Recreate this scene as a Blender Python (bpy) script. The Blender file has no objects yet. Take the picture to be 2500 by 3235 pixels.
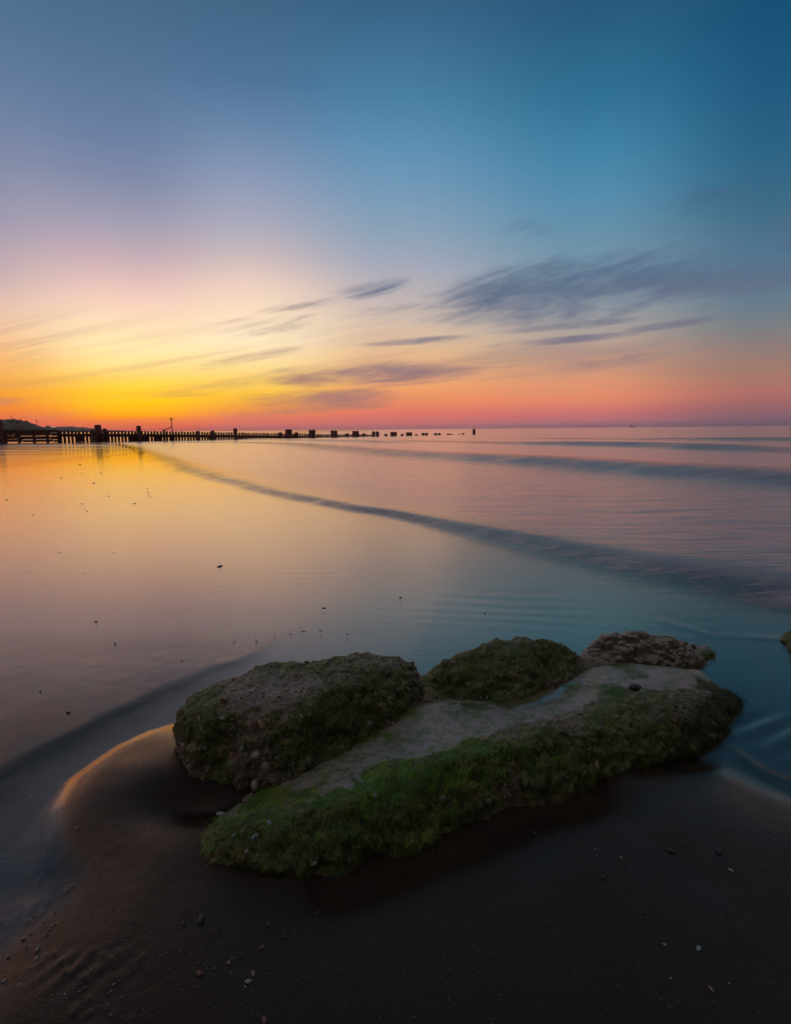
import bpy, math, random
import numpy as np
from mathutils import Matrix, Vector

random.seed(7)
rng = np.random.default_rng(11)
R = math.radians
scene = bpy.context.scene
C = bpy.context.collection

# ------------------------------------------------------------------ camera
FPX, CX, CY = 1800.0, 1250.0, 1617.5          # focal length and centre for a 2500 x 3235 frame
PITCH, ROLL, EYE = R(8.25), R(0.54), 1.0
F = Vector((0, math.cos(PITCH), -math.sin(PITCH)))
U0 = Vector((0, math.sin(PITCH), math.cos(PITCH)))
R0 = Vector((1, 0, 0))
RT = R0 * math.cos(ROLL) - U0 * math.sin(ROLL)
UP = R0 * math.sin(ROLL) + U0 * math.cos(ROLL)
cam_data = bpy.data.cameras.new('camera')
cam = bpy.data.objects.new('camera', cam_data)
C.objects.link(cam)
M = Matrix((RT, UP, -F)).transposed().to_4x4()
M.translation = (0, 0, EYE)
cam.matrix_world = M
cam_data.sensor_fit = 'VERTICAL'
cam_data.sensor_height = 36.0
cam_data.lens = 36.0 * FPX / 3235.0
cam_data.clip_start = 0.02
cam_data.clip_end = 20000
scene.camera = cam

def ray(px, py):
    return F + RT * ((px - CX) / FPX) + UP * ((CY - py) / FPX)
def G(px, py, z=0.0):
    d = ray(px, py)
    t = (z - EYE) / d.z
    return (d.x * t, d.y * t)
def lin(c):
    return tuple((v / 255 / 12.92) if v / 255 <= 0.04045 else ((v / 255 + 0.055) / 1.055) ** 2.4 for v in c)

# ------------------------------------------------------------------ node helpers
class NT:
    def __init__(self, tree):
        self.t = tree; self.L = tree.links
    def n(self, typ, ins=None, **props):
        nd = self.t.nodes.new('ShaderNode' + typ)
        for k, v in props.items(): setattr(nd, k, v)
        for k, v in (ins or {}).items():
            s = nd.inputs[k]
            if hasattr(v, 'is_linked') or isinstance(v, bpy.types.NodeSocket): self.L.new(v, s)
            else: s.default_value = v
        return nd
    def m(self, op, a, b=None, c=None, clamp=False):
        ins = {0: a}
        if b is not None: ins[1] = b
        if c is not None: ins[2] = c
        return self.n('Math', ins, operation=op, use_clamp=clamp).outputs[0]
    def vm(self, op, a, b=None):
        ins = {0: a}
        if b is not None: ins[1] = b
        nd = self.n('VectorMath', ins, operation=op)
        return nd.outputs['Value'] if op in ('LENGTH', 'DOT_PRODUCT') else nd.outputs[0]
    def smooth(self, v, a, b, lo=0.0, hi=1.0):
        return self.n('MapRange', {0: v, 1: a, 2: b, 3: lo, 4: hi}, interpolation_type='SMOOTHSTEP').outputs[0]
    def linr(self, v, a, b, lo=0.0, hi=1.0):
        return self.n('MapRange', {0: v, 1: a, 2: b, 3: lo, 4: hi}).outputs[0]
    def mix(self, f, a, b, blend='MIX'):
        nd = self.t.nodes.new('ShaderNodeMix'); nd.data_type = 'RGBA'; nd.blend_type = blend
        for i, v in ((0, f), (6, a), (7, b)):
            s = nd.inputs[i]
            if isinstance(v, bpy.types.NodeSocket): self.L.new(v, s)
            else: s.default_value = v if i == 0 else (tuple(v) + (1,) if len(v) == 3 else v)
        return nd.outputs[2]
    def ramp(self, f, stops, interp='LINEAR'):
        nd = self.t.nodes.new('ShaderNodeValToRGB'); cr = nd.color_ramp; cr.interpolation = interp
        while len(cr.elements) > 1: cr.elements.remove(cr.elements[0])
        cr.elements[0].position = stops[0][0]; cr.elements[0].color = tuple(stops[0][1]) + (1,)
        for p, c in stops[1:]:
            e = cr.elements.new(p); e.color = tuple(c) + (1,)
        self.L.new(f, nd.inputs[0])
        return nd.outputs[0]
    def noise(self, vec, scale, detail=3.0, rough=0.5, dist=0.0, dims='3D'):
        return self.n('TexNoise', {'Vector': vec, 'Scale': scale, 'Detail': detail, 'Roughness': rough, 'Distortion': dist}, noise_dimensions=dims).outputs[0]
    def mapping(self, vec, scale=(1, 1, 1), loc=(0, 0, 0), rot=(0, 0, 0), typ='POINT'):
        return self.n('Mapping', {'Vector': vec, 'Location': loc, 'Rotation': rot, 'Scale': scale}, vector_type=typ).outputs[0]

# ------------------------------------------------------------------ sky (dusk, the sun's glow low on the left)
SUN_AZ, SUN_EL = R(-25.0), R(1.5)
world = bpy.data.worlds.new('World'); scene.world = world; world.use_nodes = True
wt = world.node_tree; wt.nodes.clear(); W = NT(wt)
def elev(px, py):
    d = ray(px, py).normalized(); return math.asin(d.z)
def sky_stops(px, rows, extra):
    out = []
    for py, c in rows:
        z = math.sin(max(0.0, elev(px, py))); out.append((math.sqrt(z), lin(c)))
    out.sort(key=lambda s: s[0])
    out += [(math.sqrt(math.sin(R(e))), lin(c)) for e, c in extra]
    return out
ZEN = [(46, (70, 92, 116)), (62, (130, 126, 130)), (90, (148, 138, 136))]
cols = [
 (330, [(0,(72,106,138)),(250,(88,117,152)),(430,(106,127,162)),(560,(128,138,168)),(700,(163,158,178)),(800,(196,172,182)),(870,(222,188,185)),(950,(246,208,190)),(1030,(255,226,184)),(1090,(255,234,176)),(1150,(255,226,146)),(1200,(255,216,84)),(1240,(255,205,26)),(1270,(255,200,0)),(1300,(254,178,0)),(1322,(250,138,20)),(1340,(240,100,62)),(1358,(228,84,74))], ZEN),
 (800, [(0,(62,100,132)),(250,(77,114,150)),(400,(102,132,167)),(560,(137,152,182)),(700,(168,168,187)),(800,(198,182,186)),(900,(236,207,191)),(1000,(252,226,194)),(1070,(255,234,196)),(1130,(254,226,168)),(1200,(252,210,104)),(1250,(249,192,56)),(1290,(240,152,66)),(1320,(226,118,98)),(1350,(205,106,110))], ZEN),
 (1250,[(0,(53,96,131)),(300,(71,126,161)),(450,(90,142,178)),(600,(115,152,183)),(740,(140,162,183)),(830,(162,168,186)),(930,(188,178,180)),(1010,(212,190,174)),(1080,(226,190,156)),(1150,(235,180,130)),(1220,(241,164,106)),(1270,(239,140,96)),(1305,(226,116,104)),(1345,(195,112,116))], ZEN),
 (1850,[(0,(36,86,121)),(300,(46,111,146)),(500,(66,131,166)),(640,(86,140,172)),(740,(102,144,168)),(880,(128,152,168)),(980,(155,160,165)),(1060,(178,162,150)),(1130,(200,156,130)),(1200,(222,151,115)),(1260,(230,137,106)),(1305,(207,115,114)),(1342,(165,112,125))], ZEN),
 (2400,[(0,(18,78,115)),(300,(30,89,126)),(500,(43,99,131)),(650,(60,106,133)),(750,(75,113,140)),(870,(88,120,142)),(950,(100,122,138)),(1030,(121,125,130)),(1100,(146,125,119)),(1180,(166,121,106)),(1240,(178,110,104)),(1290,(150,100,106)),(1335,(125,98,115))], ZEN),
]
tc = W.n('TexCoord')
dirv = W.vm('NORMALIZE', tc.outputs['Generated'])
sx = W.n('SeparateXYZ', {0: dirv}); dx, dy, dz = sx.outputs
az = W.m('ARCTAN2', dx, dy); el = W.m('ARCSINE', dz)
u = W.m('SQRT', W.m('MAXIMUM', dz, 0.0))
hl = W.m('SQRT', W.m('ADD', W.m('MULTIPLY', dx, dx), W.m('MULTIPLY', dy, dy)))
cd = W.m('DIVIDE', W.m('ADD', W.m('MULTIPLY', dx, math.sin(SUN_AZ)), W.m('MULTIPLY', dy, math.cos(SUN_AZ))), W.m('MAXIMUM', hl, 1e-4))
delta = W.m('ARCCOSINE', W.m('MINIMUM', W.m('MAXIMUM', cd, -1.0), 1.0))
sky = None; prev = 0.0
for i, (px, rows, extra) in enumerate(cols):
    d = ray(px, 1250); dlt = abs(math.atan2(d.x, d.y) - SUN_AZ)
    rc = W.ramp(u, sky_stops(px, rows, extra))
    if sky is None: sky = rc
    else: sky = W.mix(W.smooth(delta, prev, dlt), sky, rc)
    prev = dlt
left = W.ramp(u, sky_stops(0, [(0,(80,110,145)),(300,(100,122,155)),(500,(122,132,162)),(700,(152,147,172)),(850,(186,164,174)),(950,(220,184,174)),(1050,(243,194,152)),(1150,(247,180,100)),(1230,(246,160,52)),(1280,(242,136,44)),(1310,(232,112,62)),(1340,(212,92,80)),(1360,(196,84,82))], ZEN))
sky = W.mix(W.smooth(W.m('SUBTRACT', SUN_AZ, az), 0.0, R(11)), sky, left)
anti = W.ramp(u, [(0.0, lin((30,26,30))), (0.25, lin((40,33,37))), (0.42, lin((38,32,36))), (0.6, lin((38,34,38))), (0.8, lin((66,60,63))), (1.0, lin((148,138,136)))])
sky = W.mix(W.smooth(delta, prev, R(120)), sky, anti)
# thin streaked clouds: patches in azimuth / elevation, torn by stretched noise
ae = W.n('CombineXYZ', {0: az, 1: el, 2: 0.0}).outputs[0]
def AE(px, py):
    d = ray(px, py); return math.atan2(d.x, d.y), elev(px, py)
blobs = [  # px0,py0 -> px1,py1 spine, half thickness px, weight
 (1380, 970, 2250, 840, 64, 1.0), (1700, 880, 2400, 815, 36, .6), (1250, 1000, 1800, 930, 30, .7), (1950, 930, 2700, 845, 30, 1.0), (1090, 1010, 1560, 965, 26, .62), (1040, 934, 1290, 888, 18, .62),
 (850, 1195, 1530, 1165, 26, 1.0), (930, 1180, 1350, 1140, 18, .55), (760, 1275, 1270, 1255, 24, 1.0), (720, 1310, 1150, 1280, 14, .8), (-200, 1285, 110, 1262, 9, .9), (-100, 1180, 240, 1050, 40, .35),
 (1540, 1052, 2040, 1004, 9, .85), (1540, 1094, 2010, 1052, 8, .75), (1960, 1048, 2300, 996, 8, .75), (2140, 990, 2340, 940, 12, .6),
 (620, 1045, 1000, 1010, 22, .55), (800, 990, 1090, 940, 12, .6), (1120, 1090, 1520, 1060, 8, .7), (420, 1270, 900, 1180, 16, .5),
 (560, 1170, 1000, 1095, 14, .5), (1500, 1170, 2400, 1090, 24, .5), (2080, 640, 2420, 625, 28, .55), (1600, 725, 1760, 712, 18, .4), (2420, 740, 2600, 720, 40, .6), (200, 1345, 700, 1330, 12, .5), (40, 1320, 330, 1300, 10, .45),
]
bsum = None
ae1 = W.n('CombineXYZ', {0: az, 1: el, 2: 1.0}).outputs[0]
for (x0, y0, x1, y1, hw, wgt) in blobs:
    a0, e0 = AE(x0, y0); a1, e1 = AE(x1, y1)
    cxm, cym = (a0 + a1) / 2, (e0 + e1) / 2
    ln = math.hypot(a1 - a0, e1 - e0) / 2 * 1.35; ang = math.atan2(e1 - e0, a1 - a0); hh = hw / FPX * 1.9
    ca, sa = math.cos(ang), math.sin(ang)
    p = W.vm('DOT_PRODUCT', ae1, (ca / ln, sa / ln, -(ca * cxm + sa * cym) / ln))
    q = W.vm('DOT_PRODUCT', ae1, (-sa / hh, ca / hh, (sa * cxm - ca * cym) / hh))
    b = W.linr(W.m('MULTIPLY_ADD', p, p, W.m('MULTIPLY', q, q)), 1.0, 0.02, 0.0, wgt * 1.12)
    bsum = b if bsum is None else W.m('MAXIMUM', bsum, b)
slope = W.m('DIVIDE', el, W.m('MAXIMUM', W.m('ADD', az, 0.98), 0.2))      # streaks fan out from low on the left
fan = W.n('CombineXYZ', {0: az, 1: slope, 2: 0.0}).outputs[0]
n1 = W.noise(W.mapping(fan, scale=(2.6, 19, 1)), 1.6, 5, 0.58, 0.9)
n2 = W.noise(W.mapping(fan, scale=(1.5, 17, 1), loc=(3.1, 1.7, 0)), 1.6, 5, 0.55, 0.5)
n3 = W.noise(W.mapping(fan, scale=(6.5, 34, 1), loc=(1.3, 0.4, 0)), 1.7, 3, 0.6, 1.2)
val = W.m('ADD', W.m('MULTIPLY', bsum, 0.85), W.m('ADD', W.m('MULTIPLY', W.m('SUBTRACT', n1, 0.5), 1.9), W.m('MULTIPLY', W.m('SUBTRACT', n3, 0.5), 0.8)))
dens = W.m('MULTIPLY', W.smooth(val, 0.02, 1.2), W.smooth(bsum, 0.0, 0.6))
band = W.m('MULTIPLY', W.smooth(el, R(1.0), R(4)), W.smooth(el, R(12), R(6.5)))
wisp = W.m('MULTIPLY', W.m('MULTIPLY', W.smooth(n2, 0.42, 0.70), band), 0.36)
dens = W.m('MAXIMUM', W.m('MULTIPLY', dens, 0.95), wisp)
ccol = W.ramp(u, [(0.0, lin((196,104,100))), (0.2, lin((170,118,112))), (0.30, lin((142,113,122))), (0.38, lin((116,114,134))), (0.48, lin((84,104,132))), (0.6, lin((56,94,128))), (1.0, lin((20,50,76)))])
ccolw = W.mix(0.5, W.mix(0.55, sky, (0.75, 0.24, 0.05)), ccol)
cloudc = W.mix(W.smooth(delta, R(4), R(24)), ccolw, ccol)
cloudc = W.mix(W.smooth(delta, R(35), R(62), 0.0, 0.05), cloudc, sky)
sky = W.mix(dens, sky, cloudc)
bg1 = W.n('Background', {0: sky, 1: 1.0})
nish = W.n('TexSky', sky_type='NISHITA', sun_disc=False, sun_elevation=SUN_EL, sun_rotation=SUN_AZ, altitude=0, air_density=1.0, dust_density=1.5, ozone_density=2.0)
bg2 = W.n('Background', {0: nish.outputs[0], 1: 0.006})
addw = W.n('AddShader', {0: bg1.outputs[0], 1: bg2.outputs[0]})
W.L.new(addw.outputs[0], W.n('OutputWorld').inputs[0])
world.cycles.sampling_method = 'NONE'

sun_d = bpy.data.lights.new('sun', 'SUN'); sun_d.energy = 0.06; sun_d.angle = R(64); sun_d.color = (1.0, 0.54, 0.16)
sun = bpy.data.objects.new('sun', sun_d); C.objects.link(sun)
sdir = Vector((math.sin(SUN_AZ) * math.cos(R(3)), math.cos(SUN_AZ) * math.cos(R(3)), math.sin(R(3))))
sun.rotation_euler = sdir.to_track_quat('Z', 'Y').to_euler()
scene.view_settings.view_transform = 'Standard'; scene.view_settings.look = 'None'
scene.view_settings.exposure = 0.0; scene.view_settings.gamma = 1.0; scene.view_settings.use_curve_mapping = False
scene.render.engine = 'CYCLES'
scene.cycles.use_denoising = True
scene.cycles.use_adaptive_sampling = True; scene.cycles.adaptive_threshold = 0.03; scene.cycles.adaptive_min_samples = 16
scene.cycles.max_bounces = 8; scene.cycles.transparent_max_bounces = 12

# ------------------------------------------------------------------ numpy noise
def _h(ix, iy, iz, s):
    h = (ix * 374761393 + iy * 668265263 + iz * 2147483647 + s * 1274126177) & 0xFFFFFFFF
    h = ((h ^ (h >> 13)) * 1274126177) & 0xFFFFFFFF
    h = ((h ^ (h >> 16)) * 2246822519) & 0xFFFFFFFF
    return ((h ^ (h >> 15)) & 0xFFFFFF) / float(0xFFFFFF)
def vnoise(x, y, z=None, s=0):
    x = np.asarray(x, float); y = np.asarray(y, float); z = np.zeros_like(x) if z is None else np.asarray(z, float)
    ix, iy, iz = (np.floor(a).astype(np.int64) for a in (x, y, z))
    fx, fy, fz = x - ix, y - iy, z - iz
    fx, fy, fz = (f * f * f * (f * (f * 6 - 15) + 10) for f in (fx, fy, fz))
    r = 0
    for a in (0, 1):
        for b in (0, 1):
            for c in (0, 1):
                r = r + _h(ix + a, iy + b, iz + c, s) * (fx if a else 1 - fx) * (fy if b else 1 - fy) * (fz if c else 1 - fz)
    return r * 2 - 1
def fbm(x, y, z=None, s=0, o=4, g=0.5):
    r = 0; a = 1.0; z = np.zeros_like(np.asarray(x, float)) if z is None else z
    for i in range(o):
        r = r + a * vnoise(x * 2 ** i, y * 2 ** i, z * 2 ** i, s + i * 17); a *= g
    return r
def worley(x, y, z, s=0):
    ix, iy, iz = (np.floor(a).astype(np.int64) for a in (x, y, z))
    best = np.full(x.shape, 9.0); cid = np.zeros(x.shape)
    for a in (-1, 0, 1):
        for b in (-1, 0, 1):
            for c in (-1, 0, 1):
                jx, jy, jz = ix + a, iy + b, iz + c
                px = jx + _h(jx, jy, jz, s); py = jy + _h(jx, jy, jz, s + 1); pz = jz + _h(jx, jy, jz, s + 2)
                d = (x - px) ** 2 + (y - py) ** 2 + (z - pz) ** 2
                m = d < best
                best = np.where(m, d, best); cid = np.where(m, _h(jx, jy, jz, s + 3), cid)
    return np.sqrt(best), cid
def sstep(v, a, b):
    t = np.clip((v - a) / (b - a), 0, 1); return t * t * (3 - 2 * t)
def poly_sd(x, y, P):          # signed distance, positive inside
    P = np.asarray(P, float); n = len(P)
    d = np.full(x.shape, 1e18); ins = np.zeros(x.shape, bool)
    for i in range(n):
        ax, ay = P[i]; bx, by = P[(i + 1) % n]
        ex, ey = bx - ax, by - ay
        t = np.clip(((x - ax) * ex + (y - ay) * ey) / (ex * ex + ey * ey + 1e-12), 0, 1)
        d = np.minimum(d, (x - ax - t * ex) ** 2 + (y - ay - t * ey) ** 2)
        cond = ((ay > y) != (by > y))
        with np.errstate(divide='ignore', invalid='ignore'):
            xi = ax + (y - ay) * ex / (ey if ey != 0 else 1e-12)
        ins ^= cond & (x < xi)
    return np.where(ins, 1, -1) * np.sqrt(d)
def line_d(x, y, P):           # distance to polyline, signed (+ on its left), and parameter 0..1
    P = np.asarray(P, float); n = len(P)
    d = np.full(x.shape, 1e18); sg = np.ones(x.shape); tt = np.zeros(x.shape)
    for i in range(n - 1):
        ax, ay = P[i]; bx, by = P[i + 1]; ex, ey = bx - ax, by - ay
        t = np.clip(((x - ax) * ex + (y - ay) * ey) / (ex * ex + ey * ey + 1e-12), 0, 1)
        q = (x - ax - t * ex) ** 2 + (y - ay - t * ey) ** 2
        m = q < d
        d = np.where(m, q, d); tt = np.where(m, (i + t) / (n - 1), tt)
        sg = np.where(m, np.sign(ex * (y - ay) - ey * (x - ax)), sg)
    return np.sqrt(d) * sg, tt

# ------------------------------------------------------------------ mesh helpers
def mesh_np(name, V, Fc, smooth=True):
    me = bpy.data.meshes.new(name)
    V = np.asarray(V, np.float32); Fc = np.asarray(Fc, np.int32)
    k = Fc.shape[1]
    me.vertices.add(len(V)); me.vertices.foreach_set('co', V.ravel())
    me.loops.add(Fc.size); me.loops.foreach_set('vertex_index', Fc.ravel())
    me.polygons.add(len(Fc)); me.polygons.foreach_set('loop_start', np.arange(0, Fc.size, k, dtype=np.int32))
    me.update(calc_edges=True)
    if smooth: me.polygons.foreach_set('use_smooth', np.ones(len(Fc), bool))
    me.validate()
    return me
def obj(name, me, mat=None, parent=None, **tags):
    o = bpy.data.objects.new(name, me); C.objects.link(o)
    if mat is not None and me is not None and len(me.materials) == 0: me.materials.append(mat)
    if parent is not None: o.parent = parent
    for k, v in tags.items():
        if v is not None: o[k] = v
    return o
def empty(name, loc, label, cat, group=None):
    o = bpy.data.objects.new(name, None); C.objects.link(o); o.location = loc; o.empty_display_size = 0.2
    o['label'] = label; o['category'] = cat
    if group: o['group'] = group
    return o
def attr(me, name, vals):
    a = me.attributes.new(name, 'FLOAT', 'POINT'); a.data.foreach_set('value', np.asarray(vals, np.float32))
def grid_faces(nr, nc, wrap=False):
    i = np.arange(nr - 1)[:, None]; j = np.arange(nc if wrap else nc - 1)[None, :]
    j2 = (j + 1) % nc
    return np.stack([i * nc + j + 0 * i, i * nc + j2 + 0 * i, (i + 1) * nc + j2, (i + 1) * nc + j], -1).reshape(-1, 4)
def box_arrays(boxes):
    V = []; Q = []
    for (c, ux, uy, uz) in boxes:      # centre and three half-axis vectors
        c = np.array(c); ux, uy, uz = map(np.array, (ux, uy, uz)); b = len(V)
        for sz in (-1, 1):
            for sy in (-1, 1):
                for sx_ in (-1, 1): V.append(c + sx_ * ux + sy * uy + sz * uz)
        Q += [(b, b+2, b+3, b+1), (b+4, b+5, b+7, b+6), (b, b+1, b+5, b+4), (b+2, b+6, b+7, b+3), (b, b+4, b+6, b+2), (b+1, b+3, b+7, b+5)]
    return np.array(V), np.array(Q)
def loft(sections, closed=True, caps=True):    # list of rings of equal length
    n = len(sections[0]); V = np.concatenate([np.asarray(s, float) for s in sections])
    Fs = []
    for k in range(len(sections) - 1):
        for i in range(n):
            j = (i + 1) % n; Fs.append((k*n+i, k*n+j, (k+1)*n+j, (k+1)*n+i))
    me = bpy.data.meshes.new('m'); Fs = [tuple(f) for f in Fs]
    if caps: Fs += [tuple(range(n))[::-1], tuple((len(sections)-1)*n + i for i in range(n))]
    me.from_pydata([tuple(v) for v in V], [], Fs); me.update()
    return me

# ------------------------------------------------------------------ materials
def new_mat(name):
    m = bpy.data.materials.new(name); m.use_nodes = True; m.node_tree.nodes.clear()
    return m, NT(m.node_tree)
def finish(t, shader, disp=None):
    o = t.n('OutputMaterial'); t.L.new(shader, o.inputs[0])
def simple_mat(name, col, rough=0.7, var=0.35, scale=12.0, bump=0.3, col2=None, spec=0.5):
    m, t = new_mat(name); g = t.n('NewGeometry').outputs['Position']
    n = t.noise(g, scale, 5, 0.6)
    c2 = col2 or tuple(v * (1 - var) for v in col)
    c = t.mix(t.smooth(n, 0.35, 0.65), c2, tuple(v * (1 + var) for v in col) if col2 is None else col)
    b = t.n('Bump', {'Height': t.noise(g, scale * 4, 4, 0.6), 'Strength': bump, 'Distance': 0.01})
    p = t.n('BsdfPrincipled', {'Base Color': c, 'Roughness': rough, 'Specular IOR Level': spec, 'Normal': b.outputs[0]})
    finish(t, p.outputs[0]); return m

# ------------------------------------------------------------------ ground and water fields
ZW = -0.015                                   # level of the shallow water round the rock
def GP(pts, z=0.0): return [G(a, b, z) for a, b in pts]
rock_mid = G(1400, 2300)
scarp = GP([(-900,3000),(0,2475),(100,2408),(250,2328),(420,2242),(560,2174),(700,2116),(820,2070)])
upper = scarp + GP([(960,1990),(1130,1880),(1230,1770),(1210,1690),(1060,1615),(860,1570),(700,1535),(560,1492),(455,1446),(400,1416),(330,1402)]) + [(-25,300),(-25,3500),(-3500,3500),(-3500,-200),(-6,-200)]
fore = GP([(-1200,3000),(-150,2880),(10,2780),(60,2660),(112,2550),(185,2452),(250,2405),(350,2335),(450,2288),(560,2255),(700,2300),(1000,2330),(1500,2330),(2150,2340),(2320,2370),(2500,2450),(3300,2620)]) + [(3500,1.2),(3500,-3500),(-3500,-3500),(-20,-200),(-3,-2)]
front = GP([(330,1399),(400,1412),(455,1440),(560,1485),(700,1527),(860,1560),(1060,1602),(1300,1655),(1520,1712),(1760,1775),(2000,1830),(2250,1882),(2500,1935),(3000,2060)])
front = [(-60, 100)] + front + [(12, 0), (60, -30)]
wave2 = GP([(560,1398),(800,1398),(950,1404),(1100,1420),(1300,1438),(1500,1451),(1750,1466),(2000,1486),(2250,1502),(2500,1520),(3200,1570)])
wave3 = GP([(1250,1393),(1480,1397),(1650,1403),(1850,1407),(2050,1411),(2250,1419),(2420,1425),(2700,1436)])
wave4 = GP([(1750,1386),(2000,1388),(2250,1391),(2500,1393),(3000,1400)])
wave5 = GP([(600,1384),(800,1388),(960,1393),(1150,1396),(1250,1399)])
ROCKC = np.array(G(1420, 2350))

def sand_z(x, y):
    r = np.hypot(x, y)
    near = sstep(r, 9, 4)
    def part(mask, fn):
        o_ = np.zeros_like(x); m_ = mask
        if m_.any(): o_[m_] = fn(x[m_], y[m_])
        return o_
    sdu = poly_sd(x, y, upper)
    wob = 0.02 * part(r < 12, lambda x, y: fbm(x * 3, y * 3, s=3, o=3)) * sstep(r, 12, 3)
    wS = sstep(y, 3.3, 1.8)
    zu = ZW + 0.06 * np.minimum(sdu, 0) + 0.008 * wS * sstep(sdu + wob * 0.5, -0.005, 0.10) - 0.015 * (1 - wS) + 0.004 * np.clip(-x - 10, 0, 200)
    zu = zu + 0.02 * sstep(sdu, 8, 30) * part(sdu > 8, lambda x, y: fbm(x / 5, y / 2.5, s=9, o=3))
    sdf = poly_sd(x, y, fore)
    zf = ZW - 0.014 + 0.045 * (1 - 0.35 * sstep(y, 1.66, 1.25) * sstep(-x, 0.5, 1.1)) * sstep(sdf + wob * 0.15, -0.06, 0.38)
    mx, my = G(400, 2440)
    q = ((x - mx) / 0.46) ** 2 + ((y - my) / 0.36) ** 2
    zf = zf + 0.036 * np.exp(-q * 1.3) * sstep(sdf, -0.02, 0.14)
    # puddle between the two lobes at the rock's left end
    px, py = G(640, 2560)
    zf = zf - 0.046 * np.exp(-(((x - px) / 0.15) ** 2 + ((y - py) / 0.10) ** 2))
    # scour moat along the rock's front
    moat = GP([(860,2800),(1100,2760),(1290,2690),(1450,2640),(1620,2560),(1850,2500),(1960,2460)])
    dm, tm = line_d(x, y, moat)
    zf = zf - 0.037 * np.exp(-(dm / 0.14) ** 2) * sstep(tm, 0.0, 0.12) * sstep(tm, 1.0, 0.8)
    bed = ZW - 0.016 - 0.02 * sstep(x - 0.15 * y, 0.5, 3) - 0.0006 * r
    d, tt = line_d(x, y, front)
    bed = bed - 0.03 * sstep(d, -0.3, 2) - 0.006 * np.clip(d, 0, 200)
    z = np.maximum(zf, bed)
    z = np.maximum(z, zu)
    # soft undulation, wind/water ripples
    z = z + near * (part((r < 9) & (sdf > -0.1), lambda x, y: 0.0016 * fbm(x * 3.0, y * 3.0, s=21, o=2)) * sstep(sdf, -0.1, 0.3) + part(r < 9, lambda x, y: 0.0005 * fbm(x * 6, y * 6, s=23, o=2) + 0.0002 * fbm(x * 40, y * 40, s=5, o=2)))
    gx, gy = G(275, 3080)
    w = np.exp(-(((x - gx) / 0.085) ** 2 + ((y - gy) / 0.05) ** 2))
    z = z + 0.0011 * w * np.sin((x * 0.80 - y * 0.60) * 150 + 1.5 * fbm(x * 14, y * 14, s=2, o=2))
    # rough pebbly crust on the lower left and along the mound's left flank
    crust = sstep(x, -0.35, -0.62) * sstep(y, 1.15, 0.85) + 0.5 * np.exp(-(((x - G(240, 2700)[0]) / 0.18) ** 2 + ((y - G(240, 2700)[1]) / 0.16) ** 2))
    z = z + crust * 0.005 * part(crust > 0.02, lambda x, y: np.clip(0.55 - worley(x * 55, y * 55, np.zeros_like(x), 41)[0], 0, 1) * (0.3 + 1.4 * (vnoise(x * 18, y * 18, s=77) > 0.1)))
    # shallow ridge seam running right of the rock
    dl, _ = line_d(x, y, GP([(2330,2360),(2420,2420),(2500,2450),(2700,2560)]))
    z = z + 0.007 * np.exp(-(dl / 0.03) ** 2)
    return z

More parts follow.
